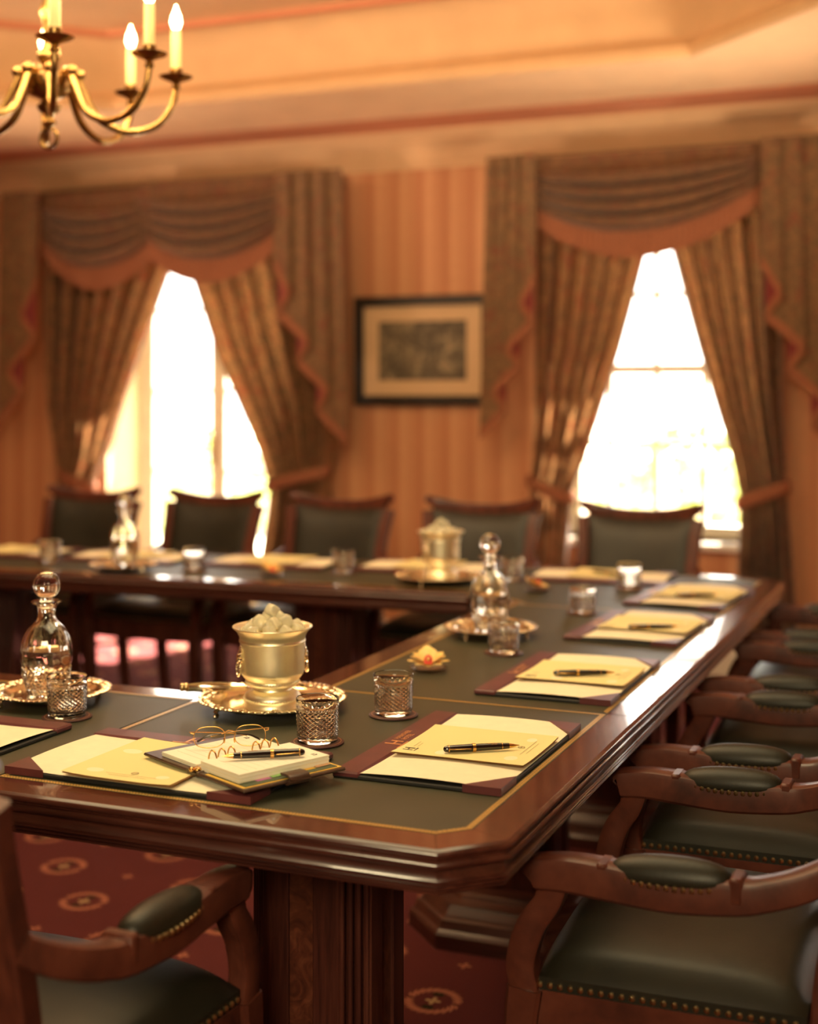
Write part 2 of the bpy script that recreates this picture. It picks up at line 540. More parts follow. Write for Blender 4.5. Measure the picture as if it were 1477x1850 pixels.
v = m.M('ADD', m.M('MULTIPLY', n1, .7), m.M('MULTIPLY', n2, .3))
m.set(col=m.ramp(v, [(.38, (.03, .024, .014)), (.52, (.14, .105, .06)), (.66, (.36, .27, .16))]), rough=.6); ENGR = m.m
LEAFM = plain('shrub_leaf', (.30, .42, .10), .5, 0, 3, .35)
STONE = plain('terrace_stone', (.62, .55, .44), .8, 0, 5, .08)
RENDERW = plain('pale_render', (.70, .58, .44), .8, 0, 4, .05)

# ------------------------------------------------------------------ room shell
WY = 6.8
XL, XR, YB = -6.6, 2.3, -2.6
ZC, ZT = 2.76, 3.09


def struct(name, mb, mat, parent=None):
    return mb.obj(name, mat, parent, kind='structure')


b = MB(); b.add([(XL, YB, 0), (XR, YB, 0), (XR, WY, 0), (XL, WY, 0)], [(0, 1, 2, 3)]); struct('floor', b, CARPET)


def wall_x(y, x0, x1, z0, z1, holes, depth):
    """wall in a plane y=const facing -Y with rectangular holes and reveals"""
    xs = sorted({x0, x1, *[h[0] for h in holes], *[h[1] for h in holes]})
    zs = sorted({z0, z1, *[h[2] for h in holes], *[h[3] for h in holes]})
    mb = MB()
    ix = {}
    V = []

    def vid(x, yy, z):
        k = (x, yy, z)
        if k not in ix: ix[k] = len(V); V.append(k)
        return ix[k]
    F = []
    for i in range(len(xs) - 1):
        for k in range(len(zs) - 1):
            cx, cz = (xs[i] + xs[i + 1]) / 2, (zs[k] + zs[k + 1]) / 2
            if any(h[0] < cx < h[1] and h[2] < cz < h[3] for h in holes): continue
            for yy, fl in ((y, 0), (y + depth, 1)):
                q = [vid(xs[i], yy, zs[k]), vid(xs[i + 1], yy, zs[k]), vid(xs[i + 1], yy, zs[k + 1]), vid(xs[i], yy, zs[k + 1])]
                F.append(q[::-1] if fl else q)
    mb.add(V, F)
    rv = MB(); V = []; F = []; ix.clear()
    for h in holes:
        a, bb, cc, d = h
        for (p, q) in (((a, cc), (a, d)), ((a, d), (bb, d)), ((bb, d), (bb, cc)), ((bb, cc), (a, cc))):
            F.append([vid(p[0], y, p[1]), vid(q[0], y, q[1]), vid(q[0], y + depth, q[1]), vid(p[0], y + depth, p[1])][::-1])
    rv.add(V, F)
    return mb, rv


DOOR = (-4.75, -3.60, 0.0, 2.36)
WIN = (-2.0, -1.0, .65, 2.36)
WIN3 = (.7, 1.7, .65, 2.36)
wb_, rv_ = wall_x(WY, XL, XR, 0, ZC, [DOOR, WIN, WIN3], .40)
struct('wall_back', wb_, WALLP)
struct('trim_4', rv_, CREAMR)
b = MB(); b.add([(XL, YB, 0), (XL, WY, 0), (XL, WY, ZC), (XL, YB, ZC)], [(3, 2, 1, 0)]); struct('wall_left', b, WALLP)
b = MB(); b.add([(XR, YB, 0), (XR, WY, 0), (XR, WY, ZC), (XR, YB, ZC)], [(0, 1, 2, 3)]); struct('wall_right', b, WALLP)
b = MB(); b.add([(XL, YB, 0), (XR, YB, 0), (XR, YB, ZC), (XL, YB, ZC)], [(3, 2, 1, 0)]); struct('wall_front', b, WALLP)

# octagonal tray ceiling
tx0, tx1, ty0, ty1, ch = -5.5, .55, -1.4, 5.62, 1.62
octo = [(tx0 + ch, ty0), (tx1 - ch, ty0), (tx1, ty0 + ch), (tx1, ty1 - ch), (tx1 - ch, ty1), (tx0 + ch, ty1), (tx0, ty1 - ch), (tx0, ty0 + ch)]
octo = [(x, y) for x, y in octo]
outer = [(XL, YB), (XR, YB), (XR, WY), (XL, WY)]
b = MB()
vv = [(x, y, ZC) for x, y in octo] + [(x, y, ZC) for x, y in outer]
ff = [(8, 9, 1, 0), (9, 2, 1), (9, 10, 3, 2), (10, 4, 3), (10, 11, 5, 4), (11, 6, 5), (11, 8, 7, 6), (8, 0, 7)]
b.add(vv, [f[::-1] for f in ff])
struct('ceiling', b, PINKP)
# lip moulding, riser and upper panel of the tray
b = MB()
b.sweep(octo, [(-.0, 0), (-.035, -.018), (-.05, 0.0), (-.045, .03), (-.02, .06), (0, .07)], ZC, closed=True)
struct('trim_1', b, TANP)
b = MB(); b.sweep(octo, [(.0, 0.0), (.0, .20), (-.03, .27), (-.10, .315), (-.22, .33)], ZC, closed=True, smooth=True)
struct('trim_2', b, TANP)
b = MB(); b.add([(x, y, ZT + .0) for x, y in octo], [tuple(range(8))[::-1]]); struct('ceiling_panel', b, PLASTER)
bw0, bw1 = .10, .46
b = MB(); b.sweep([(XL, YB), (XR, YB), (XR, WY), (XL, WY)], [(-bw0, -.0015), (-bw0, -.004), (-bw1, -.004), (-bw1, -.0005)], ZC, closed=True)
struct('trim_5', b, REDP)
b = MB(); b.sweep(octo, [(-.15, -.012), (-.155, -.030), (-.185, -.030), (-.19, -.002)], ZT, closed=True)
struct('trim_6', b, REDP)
# cornice round the room: profile goes from the wall inward
corn = [(0, -.185), (.012, -.185), (.014, -.16), (.03, -.15), (.035, -.12), (.055, -.075), (.10, -.045), (.11, -.03), (.15, -.026), (.155, 0)]
b = MB(); b.sweep([(XL, YB), (XR, YB), (XR, WY), (XL, WY)], [(-o, z) for o, z in corn], ZC, closed=True)
struct('trim_3', b, PLASTER)
bprof = [(0, 0), (.02, 0), (.02, .12), (.012, .15), (.0, .155)]
for nm, p, q in (('baseboard_left', (XL, WY), (XL, YB)), ('baseboard_right', (XR, YB), (XR, WY)), ('baseboard_front', (XL, YB), (XR, YB))):
    b = MB(); b.sweep([p, q], [(-o, z) for o, z in bprof], 0); struct(nm, b, WHITEP)
for k, (xa, xb) in enumerate(((XR, DOOR[1]), (DOOR[0], XL))):
    b = MB(); b.sweep([(xa, WY), (xb, WY)], [(-o, z) for o, z in bprof], 0); struct('baseboard_back' if k == 0 else 'baseboard_back_left', b, WHITEP)

# french door (recessed) and sash window
d1 = bpy.data.objects.new('door_1', None); COL.objects.link(d1); d1['kind'] = 'structure'; d1.location = (0, WY + .33, 0)
b = MB(); x0, x1, _, z1 = DOOR
b.box(x0, x0 + .05, 0, .07, 0, z1); b.box(x1 - .05, x1, 0, .07, 0, z1); b.box(x0 + .05, x1 - .05, 0, .07, z1 - .05, z1)
b.obj('door_frame', WHITEP, d1, kind='structure')
xm = -4.20
for k, (a, c_) in enumerate(((x0 + .05, xm), (xm, x1 - .05))):
    b = MB(); st = .05
    b.box(a, a + st, .01, .06, 0.01, z1 - .05, .004); b.box(c_ - st, c_, .01, .06, .01, z1 - .05, .004)
    b.box(a + st, c_ - st, .01, .06, .01, .44, .004); b.box(a + st, c_ - st, .01, .06, z1 - .13, z1 - .05, .004)
    for z in (.92, 1.40, 1.88): b.box(a + st, c_ - st, .02, .05, z - .012, z + .012)
    lf = b.obj('door_leaf', WHITEP, d1, kind='structure')
    zs = [.44, .92, 1.40, 1.88, z1 - .13]
    for za, zb in zip(zs, zs[1:]):
        b = MB(); b.add([(a + st, .035, za), (c_ - st, .035, za), (c_ - st, .035, zb), (a + st, .035, zb)], [(0, 1, 2, 3)]); b.obj('pane', THIN, lf, kind='structure')
b = MB(); b.box(xm - .045, xm - .02, -.01, .012, .95, 1.12, .003); b.tube([(xm - .032, -.01, 1.03), (xm - .032, -.04, 1.03), (xm - .12, -.045, 1.03)], .008, 8)
b.obj('handle', BRASS, d1, kind='structure')

def sash_window(name, W, zlines):
    w2 = bpy.data.objects.new(name, None); COL.objects.link(w2); w2['kind'] = 'structure'; w2.location = (0, WY + .22, 0)
    x0, x1, z0, z1 = W
    b = MB(); b.box(x0, x0 + .06, 0, .08, z0, z1); b.box(x1 - .06, x1, 0, .08, z0, z1); b.box(x0 + .06, x1 - .06, 0, .08, z0, z0 + .06); b.box(x0 + .06, x1 - .06, 0, .08, z1 - .06, z1)
    b.obj('window_frame', WHITEP, w2, kind='structure')
    xs = [x0 + .06, x0 + .21, x0 + .455, x0 + .70, x1 - .06]
    zs = [z0 + .06, 1.12, 1.505, 1.89, z1 - .06]
    for x in xs[1:-1]:
        b = MB(); b.box(x - .014, x + .014, .02, .06, zs[0], zs[-1]); b.obj('muntin', WHITEP, w2, kind='structure')
    for z in zs[1:-1]:
        t = .026 if abs(z - 1.505) < .01 else .014
        b = MB(); b.box(xs[0], xs[-1], .018, .062, z - t, z + t); b.obj('muntin', WHITEP, w2, kind='structure')
    for xa, xb in zip(xs, xs[1:]):
        for za, zb in zip(zs, zs[1:]):
            b = MB(); b.add([(xa, .04, za), (xb, .04, za), (xb, .04, zb), (xa, .04, zb)], [(0, 1, 2, 3)]); b.obj('pane', THIN, w2, kind='structure')
    b = MB(); b.box(x0 - .06, x1 + .06, WY - .05 - WY - .22, 0, z0 - .04, z0, .006); b.obj('window_sill', WHITEP, w2, kind='structure')


sash_window('window_1', WIN, 0)
sash_window('window_2', WIN3, 0)

# outside: terrace, balustrade wall, shrubs
b = MB(); b.add([(-30, WY + .4, -.05), (20, WY + .4, -.05), (20, 60, -.05), (-30, 60, -.05)], [(0, 1, 2, 3)]); struct('terrace', b, STONE)


def shrub(loc, r, hgt, label, seed):
    t = thing('shrub', label, 'shrub', loc, 0)
    rd = random.Random(seed); mb = MB()
    for i in range(900):
        a = rd.uniform(0, 2 * PI); z = rd.random() ** .8; rr = r * sqrt(max(.02, 1 - (2 * z - .9) ** 2 * .8)) * rd.uniform(.55, 1.05)
        c_ = Vector((rr * cos(a), rr * sin(a), .12 + z * hgt))
        d = Vector((rd.uniform(-1, 1), rd.uniform(-1, 1), rd.uniform(-.4, 1))).normalized(); e = d.cross(Vector((rd.random(), rd.random(), rd.random()))).normalized()
        s_ = rd.uniform(.05, .09)
        mb.add([c_, c_ + d * s_ * .6 + e * s_ * .35, c_ + d * s_ * 1.4, c_ + d * s_ * .6 - e * s_ * .35], [(0, 1, 2, 3)])
    mb.obj('foliage', LEAFM, t, kind='stuff')
    mb = MB()
    for i in range(5):
        a = i * 1.3; mb.tube([(0.02 * cos(a), .02 * sin(a), 0), (r * .3 * cos(a), r * .3 * sin(a), hgt * .5)], .018, 6)
    mb.obj('stem', W_Z, t)


shrub((-1.9, 9.6, -.05), .55, 1.05, 'pale green shrub outside the right window, left of the pair', 1)
shrub((-.6, 9.9, -.05), .65, 1.15, 'pale green shrub outside the right window, right of the pair', 2)
shrub((-6.3, 10.4, -.05), .6, 1.0, 'green shrub on the terrace outside the french door', 3)
t = thing('garden_wall', 'low pale garden wall across the terrace outside', 'wall', (-3, 12.5, -.05))
b = MB(); b.box(-9, 7, 0, .3, 0, .75); b.obj('wall_body', RENDERW, t)
b = MB(); b.box(-9.05, 7.05, -.05, .35, .75, .83, .01); b.obj('coping', STONE, t)


# ------------------------------------------------------------------ table modules
TZ = .76
def _bead(o, z0, z1, bulge, n=6):
    return [(o + bulge * sin(PI * k / n), lerp(z0, z1, .5 - .5 * cos(PI * k / n))) for k in range(n + 1)]


MOULD = [(-.0035, 0), (-.001, -.0008)] + _bead(.000, -.002, -.0125, .0045) + [(-.0035, -.0140)] + _bead(-.0030, -.0155, -.0290, .0075, 8) + [(-.0075, -.0310), (-.0075, -.0460)] + \
    _bead(-.0065, -.0475, -.0530, .0035, 5) + [(-.0085, -.0536)] + _bead(-.0080, -.0542, -.0592, .0032, 5) + [(-.0110, -.0598)] + _bead(-.0110, -.0604, -.0650, .0030, 5) + [(-.0190, -.0660), (-.03, -.0660)]


def inset_poly(pts, d):
    """inset each edge i (pts[i]->pts[i+1], CCW) by d[i]"""
    n = len(pts); out = []
    for i in range(n):
        p = Vector(pts[i]); a = (p - Vector(pts[i - 1])).normalized(); c_ = (Vector(pts[(i + 1) % n]) - p).normalized()
        na = Vector((-a.y, a.x)); nc = Vector((-c_.y, c_.x))
        da, dc = d[i - 1], d[i]
        A = Vector(p) + na * da; C = Vector(p) + nc * dc
        den = a.x * c_.y - a.y * c_.x
        if abs(den) < 1e-6: out.append(A.to_2d() if hasattr(A, 'to_2d') else A); continue
        w = C - A; s_ = (w.x * c_.y - w.y * c_.x) / den
        out.append(A + a * s_)
    return [(q[0], q[1]) for q in out]


def table_module(label, pts, exposed, pedestals, tool=None):
    """pts CCW outline; exposed[i]: True when edge i carries the border and moulding"""
    cx = sum(p[0] for p in pts) / len(pts); cy = sum(p[1] for p in pts) / len(pts)
    t = thing('conference_table', label, 'table', (cx, cy, 0), group='sections of the conference table')
    L = [(x - cx, y - cy) for x, y in pts]
    n = len(L)
    BW = .062
    inner = inset_poly(L, [BW if e else .0012 for e in exposed])
    # border boards (mitred), one per exposed edge
    for i in range(n):
        if not exposed[i]: continue
        j = (i + 1) % n
        q = [L[i], L[j], inner[j], inner[i]]
        d = Vector(L[j]) - Vector(L[i])
        e = .0004
        q = inset_poly(q, [.003, e, 0, e])
        b = MB(); b.prism(q, TZ - .02, TZ)
        b.obj('border_board', BORDER, t)
    b = MB(); b.prism(inner, TZ - .02, TZ - .0004); b.obj('leather_top', LEATHER, t)
    # gold tooling along every leather edge
    b = MB(); gw = .0118; off = .0015
    g0 = inset_poly(inner, [off] * n); g1 = inset_poly(inner, [off + gw] * n)
    for i in range(n):
        j = (i + 1) % n
        ln = (Vector(g0[j]) - Vector(g0[i])).length
        if not (exposed[i] or (tool and tool[i])): continue
        b.add([(*g0[i], TZ + .0002), (*g0[j], TZ + .0002), (*g1[j], TZ + .0002), (*g1[i], TZ + .0002)], [(0, 1, 2, 3)], uvs=[[(0, 0), (ln, 0), (ln - gw, 1), (gw, 1)]])
    b.obj('gold_tooling', GOLDTOOL, t)
    # carcass under the top
    b = MB(); b.prism(inset_poly(L, [.02 if e else .0006 for e in exposed]), TZ - .066, TZ - .0205); b.obj('carcass', W_X, t)
    # moulded edge: chains of exposed edges
    start = next(i for i in range(n) if exposed[i] and not exposed[i - 1])
    chain = None; chains = []
    for k in range(n + 1):
        i = (start + k) % n
        if k < n and exposed[i]:
            if chain is None: chain = [L[i]]
            chain.append(L[(i + 1) % n])
        elif chain: chains.append(chain); chain = None
    for c_ in chains:
        c_ = [Vector(p) for p in c_]
        c_[0] += (c_[1] - c_[0]).normalized() * .0005; c_[-1] += (c_[-2] - c_[-1]).normalized() * .0005
        b = MB(); b.sweep(c_, MOULD, TZ, smooth=True); b.obj('edge_moulding', W_Y if abs((c_[1] - c_[0]).y) > abs((c_[1] - c_[0]).x) else W_X, t)
    for (px, py) in pedestals:
        pedestal(t, px - cx, py - cy)
    return t


def octagon(cx, cy, h, c_):
    return [(cx - h + c_, cy - h), (cx + h - c_, cy - h), (cx + h, cy - h + c_), (cx + h, cy + h - c_), (cx + h - c_, cy + h), (cx - h + c_, cy + h), (cx - h, cy + h - c_), (cx - h, cy - h + c_)]


def pedestal(t, x, y):
    H, C = .109, .040
    b = MB(); b.sweep(octagon(x, y, H - .006, C), [(0, 0), (0, -.03)], .66, closed=True)
    b.prism(octagon(x, y, H - .012, C), .11, TZ - .066)
    col = b.obj('pedestal', W_Z, t)
    # stiles and burl panels on the four faces
    for k in range(4):
        M = Matrix.Translation((x, y, 0)) @ Matrix.Rotation(k * PI / 2, 4, 'Z')
        hw = H - C
        b = MB()
        b.box(-hw, -.022, -H, -H + .014, .11, TZ - .07, .002, M); b.box(.022, hw, -H, -H + .014, .11, TZ - .07, .002, M)
        b.box(-.022, .022, -H, -H + .014, .11, .17, .002, M); b.box(-.022, .022, -H, -H + .014, .665, TZ - .07, .002, M)
        b.obj('panel_frame', W_Z, col)
        b = MB(); b.box(-.0215, .0215, -H + .005, -H + .013, .171, .664, 0, M); b.obj('burl_panel', BURL, col)
        # fluted chamfer: rounded reeds
        M2 = Matrix.Translation((x, y, 0)) @ Matrix.Rotation(k * PI / 2 + PI / 4, 4, 'Z')
        dist = (2 * H - C) / sqrt(2)
        for s_ in (-.0215, -.0072, .0072, .0215):
            b = MB()
            p0 = M2 @ Vector((s_, -dist + .004, .115)); p1 = M2 @ Vector((s_, -dist + .004, TZ - .07))
            b.tube([p0, p1], .0052, 8, up=(1, .2, 0)); b.obj('reed', W_Z, col)
    b = MB()
    prof = [(0, 0), (.0, .035), (-.006, .042), (-.012, .046), (-.02, .066), (-.03, .070), (-.034, .076), (-.05, .095), (-.085, .100), (-.09, .108), (-.10, .112), (-.15, .113)]
    b.sweep(octagon(x, y, .262, .122), prof, 0, closed=True)
    b.prism(octagon(x, y, .12, .05), .100, .1132)
    b.obj('base', W_BASE, t)


table_module('near corner section of the green leather topped conference table',
             [(-1.465, 1.730), (-.679, 1.730), (-.602, 1.808), (-.602, 2.5935), (-1.330, 2.5935), (-1.465, 2.462)],
             [True, True, True, False, True, False], [(-1.023, 2.108)], [1, 1, 1, 1, 1, 1])
table_module('long right hand section of the green leather topped conference table',
             [(-1.330, 2.5945), (-.602, 2.5945), (-.602, 3.86), (-1.330, 3.86)], [False, True, False, True], [(-1.11, 3.44)], [0, 1, 1, 1])
table_module('far right corner section of the conference table below the right window',
             [(-1.330, 3.861), (-.602, 3.861), (-.602, 4.642), (-.679, 4.722), (-1.465, 4.722), (-1.465, 3.990)],
             [False, True, True, True, False, True], [(-1.05, 4.30)])
SL = .06


def by(x, y): return y + SL * (x + 1.465)


table_module('middle section of the back run of the conference table',
             [(-2.78, by(-2.78, 3.990)), (-1.466, 3.990), (-1.466, 4.722), (-2.78, by(-2.78, 4.722))], [True, False, True, False], [(-2.08, 4.30)])
table_module('left end section of the back run of the conference table',
             [(-4.05, by(-4.05, 3.990)), (-2.781, by(-2.781, 3.990)), (-2.781, by(-2.781, 4.722)), (-4.05, by(-4.05, 4.722))], [True, False, True, True], [(-3.42, 4.22)])
table_module('near left section of the conference table running out of the picture',
             [(-2.78, 1.730), (-1.466, 1.730), (-1.466, 2.462), (-2.78, 2.462)], [True, False, True, True], [(-2.45, 2.10)])


# ------------------------------------------------------------------ chairs
def studs(mb, pts, step, r, nrm=(0, 0, 1)):
    P = [Vector(p) for p in pts]
    acc = 0.0; nxt = step * .5
    for a, c_ in zip(P, P[1:]):
        L = (c_ - a).length
        while nxt <= acc + L:
            q = a + (c_ - a) * ((nxt - acc) / L)
            mb.ball(q, r, 6, 4); nxt += step
        acc += L


def make_chair(label):
    t = thing('armchair', label, 'chair', (0, 0, 0), 0, 'green leather armchairs round the table')
    # seat: domed cushion, wider at the front with a bowed front edge
    def hw(y): return lerp(.252, .266, (y + .22) / .445)

    def plan(u, v):
        y = lerp(-.192, .196, v); x = (2 * u - 1) * hw(y)
        y += .022 * (1 - (2 * u - 1) ** 2) * v
        return x, y

    def top(u, v):
        x, y = plan(u, v)
        a = 1 - abs(2 * u - 1) ** 4; c_ = 1 - abs(2 * v - 1) ** 4
        return (x, y, .500 + .050 * (max(a, 0) * max(c_, 0)) ** .42)
    b = MB(); b.grid(top, 22, 22)
    ring = [plan(i / 22, 0) for i in range(23)] + [plan(1, i / 22) for i in range(1, 23)] + [plan(1 - i / 22, 1) for i in range(1, 23)] + [plan(0, 1 - i / 22) for i in range(1, 22)]
    m_ = len(ring)
    b.add([(x, y, .500) for x, y in ring] + [(x, y, .480) for x, y in ring], [(m_ + i, m_ + (i + 1) % m_, (i + 1) % m_, i) for i in range(m_)], True)
    b.obj('seat', CH_LEATHER, t)
    b = MB()
    side = [(x, y, .488) for x, y in ring[22:]] + [(ring[0][0], ring[0][1], .488)]
    studs(b, side, .0155, .0052)
    b.obj('brass_nails', NAIL, t, kind='stuff')
    # seat rails
    b = MB(); f_ = [plan(i / 10, 1) for i in range(11)]
    b.prism([(x * 1.005, y + .012) for x, y in f_] + [(x * .97, y - .02) for x, y in f_[::-1]], .410, .4805); b.obj('seat_rail', W_CH, t)
    for s_ in (-1, 1):
        b = MB(); b.prism([(s_ * .255, -.192), (s_ * .268, .190), (s_ * .243, .190), (s_ * .230, -.192)][::s_], .410, .4805); b.obj('seat_rail', W_CH, t)
    b = MB(); b.box(-.23, .23, -.215, -.1925, .410, .4805, .003); b.obj('seat_rail', W_CH, t)
    for s_ in (-1, 1):
        # front leg
        pts = spline([(s_ * .252, .218, .48), (s_ * .253, .224, .40), (s_ * .249, .216, .2), (s_ * .245, .205, .03), (s_ * .245, .207, 0)], 4)
        rad = [(lerp(.027, .017, k / (len(pts) - 1)),) * 2 for k in range(len(pts))]
        sq = [(1, .8), (.8, 1), (-.8, 1), (-1, .8), (-1, -.8), (-.8, -1), (.8, -1), (1, -.8)]
        b = MB(); b.tube(pts, rad, sect=sq, smooth=True, up=(0, 1, 0)); b.obj('leg', W_CH, t)
        # rear leg
        pts = spline([(s_ * .210, -.212, .48), (s_ * .208, -.218, .3), (s_ * .207, -.245, .12), (s_ * .21, -.28, 0)], 4)
        b = MB(); b.tube(pts, [(lerp(.022, .017, k / (len(pts) - 1)),) * 2 for k in range(len(pts))], sect=sq, smooth=True, up=(0, 1, 0)); b.obj('leg', W_CH, t)
        # back post
        pts = spline([(s_ * .210, -.212, .478), (s_ * .205, -.220, .56), (s_ * .206, -.246, .70), (s_ * .212, -.284, .83), (s_ * .222, -.309, .905)], 5)
        b = MB(); b.tube(pts, [(.021, .019)] * len(pts), sect=sq, smooth=True, up=(0, 1, 0)); b.obj('back_post', W_CH, t)
        # S-curved arm support
        pts = spline([(s_ * .256, .218, .47), (s_ * .258, .224, .52), (s_ * .259, .208, .575), (s_ * .258, .182, .615), (s_ * .257, .172, .655)], 5)
        rr = [(.018, interp([(0, .022), (.4, .022), (.75, .020), (1, .024)], k / (len(pts) - 1))) for k in range(len(pts))]
        b = MB(); b.tube(pts, rr, sect=sq, smooth=True, up=(0, 1, 0)); b.obj('arm_support', W_CH, t)
        # arm rail
        ctl = [(.256, .208, .652, .020, .015), (.257, .200, .656, .023, .024), (.258, .15, .661, .024, .026), (.258, .095, .659, .026, .027), (.258, .0, .654, .028, .026),
               (.257, -.09, .660, .025, .025), (.255, -.13, .666, .022, .022), (.248, -.18, .682, .021, .021), (.236, -.222, .702, .020, .020), (.222, -.252, .722, .017, .018)]
        pts = spline([(s_ * a, y, z) for a, y, z, _, _ in ctl], 5)
        rr = []
        for i in range(len(ctl) - 1):
            for k in range(5): rr.append((lerp(ctl[i][3], ctl[i + 1][3], k / 5), lerp(ctl[i][4], ctl[i + 1][4], k / 5)))
        rr.append((ctl[-1][3], ctl[-1][4]))
        sq2 = [(1, .55), (.9, .85), (.6, 1), (-.6, 1), (-.9, .85), (-1, .55), (-1, -.8), (-.8, -1), (.8, -1), (1, -.8)]
        b = MB(); b.tube(pts, rr, sect=sq2, smooth=True)
        # shoulders that hold the pad
        for yy in (.096, -.098):
            b.box(s_ * .258 - .0245, s_ * .258 + .0245, yy - .010, yy + .010, .652, .6865 if yy > 0 else .6905, .004)
        arm = b.obj('armrest', W_CH, t)
        b = MB()

        def pad(u, v):
            th = 2 * PI * u; ph = PI * v
            k = abs(sin(ph)) ** .55
            y_ = -cos(ph) * .088
            r_ = .031 * k
            zc = .676 - .003 * (y_ / .08)
            zz = sin(th)
            return (s_ * .258 + r_ * cos(th), y_ - .001, zc - .006 + (.031 * k * zz if zz > 0 else .012 * k * zz) + .004)
        b.grid(pad, 20, 14); b.obj('arm_pad', CH_LEATHER, arm)
        b = MB()
        for sd in (-1, 1):
            pp = [(s_ * .258 + sd * .0305 * sin(PI * (k + .5) / 19) ** .4, lerp(-.088, .086, k / 18), .667 + .010 * abs(2 * k / 18 - 1) ** 4) for k in range(19)]
            studs(b, pp, .0122, .0047)
        b.obj('brass_nails', NAIL, arm, kind='stuff')
    # crest rail with dipped centre and flared tips
    pts = []; rr = []
    for k in range(25):
        u = 2 * k / 24 - 1
        pts.append((u * .232, -.321 + .024 * (1 - abs(u) ** 2) * -1 + .012 * abs(u) ** 6, .908 + .050 * abs(u) ** 2.8)); rr.append((.014, lerp(.030, .013, abs(u) ** 5)))
    b = MB(); b.tube(pts, rr, sect=[(1, .8), (.8, 1), (-.8, 1), (-1, .8), (-1, -.8), (-.8, -1), (.8, -1), (1, -.8)], smooth=True); b.obj('crest_rail', W_CH, t)
    b = MB(); b.box(-.195, .195, -.238, -.214, .555, .600, .004); b.obj('back_rail', W_CH, t)

    # upholstered back, concave, padded both ways
    def backp(sgn):
        def fn(u, v):
            s_ = 2 * u - 1
            z = lerp(.585, .898 + .018 * abs(s_) ** 2, v)
            w = interp([(.55, .186), (.70, .190), (.83, .197), (.92, .208)], z)
            yy = interp([(.55, -.222), (.70, -.250), (.83, -.290), (.92, -.321)], z) - .022 * (1 - s_ * s_)
            puff = (max(0, 1 - abs(s_) ** 4) * max(0, 1 - abs(2 * v - 1) ** 4)) ** .5
            return (s_ * w, yy + sgn * (.006 + .020 * puff), z)
        return fn
    b = MB(); b.grid(backp(1), 18, 14, flip=True); b.grid(backp(-1), 18, 14)
    b.obj('backrest', CH_LEATHER, t)
    return t


chair = make_chair('armchair at bottom left tucked under the near edge, arm and seat in front')
chair.location = (-1.272, 1.578, 0); chair.rotation_euler = (0, 0, 0)
for (x, y), lb in zip(((-.417, 2.252), (-.417, 2.945), (-.425, 3.655), (-.445, 4.35)),
                      ('nearest armchair on the right side, whole green seat in view', 'second armchair from the front along the right side of the table',
                       'third armchair from the front along the right side of the table', 'farthest armchair along the right side of the table')):
    dup(chair, (x, y, 0), PI / 2 + random.uniform(-.015, .015), lb)
for (x, y, rz), lb in zip(((-1.20, 4.83, PI - .03), (-1.815, 4.85, PI + .06), (-2.45, 4.83, PI - .02), (-3.045, 4.82, PI - .03), (-3.63, 4.80, PI + .05)),
                          ('back row armchair in front of the right window', 'back row armchair behind the far silver ice bucket',
                           'back row armchair below the picture, third from the right', 'back row armchair in front of the french door',
                           'back row armchair at far left behind the far decanter')):
    dup(chair, (x, y, 0), rz, lb)


# ------------------------------------------------------------------ desk folios, notepads, pens
def folio(label, loc, rz):
    """local: x = width (.45), y = depth (.285), sitter at -y"""
    t = thing('desk_folio', label, 'folio', loc, rz, 'burgundy leather desk folios')
    W2, D2 = .226, .1425
    b = MB(); b.box(-W2, W2, -D2, D2, 0, .0065, .0015); b.obj('board', BLACKEDGE, t)
    b = MB(); b.box(-W2 - .001, W2 + .001, D2 - .047, D2 + .001, .0005, .0115, .003); band = b.obj('top_band', BURG, t)
    def paper(u, v):
        x = lerp(-W2 + .006, W2 - .006, u); y = lerp(-D2 + .004, D2 - .046, v)
        bow = (1 - (2 * u - 1) ** 2)
        cut = max(0, abs(x) - (W2 - .062))
        return (x, y, .0070 + .0035 * (1 - (2 * v - 1) ** 2) + .0022 * abs(2 * u - 1) ** 3)
    b = MB(); b.grid(paper, 16, 10); bl = b.obj('blotter', PAPER, t)
    for s_ in (-1, 1):
        tri = [(s_ * (W2 + .001), -D2 - .001), (s_ * (W2 + .001), -D2 + .062), (s_ * (W2 - .075), -D2 - .001)]
        if s_ < 0: pass
        b = MB()
        tr2 = tri if s_ < 0 else tri
        area = (tr2[1][0] - tr2[0][0]) * (tr2[2][1] - tr2[0][1]) - (tr2[2][0] - tr2[0][0]) * (tr2[1][1] - tr2[0][1])
        if area < 0: tr2 = tr2[::-1]
        b.prism(tr2, .0003, .0125); b.obj('corner_pocket', BURG, t)
    # gold lettering on the band
    z = .0117
    text_obj('gold_lettering', 'HANOVER\nHOTEL', .0135, GOLDPRINT, band, (-.004, D2 - .021, z))
    b = MB()
    b.box(-.040, -.035, D2 - .040, D2 - .010, z - .0002, z + .0002); b.box(-.020, -.015, D2 - .036, D2 - .014, z - .0002, z + .0002)
    b.box(-.036, -.019, D2 - .027, D2 - .0235, z - .0002, z + .0002); b.box(-.062, -.014, D2 - .0445, D2 - .042, z - .0002, z + .0002)
    b.obj('gold_monogram', GOLDPRINT, band)
    return t


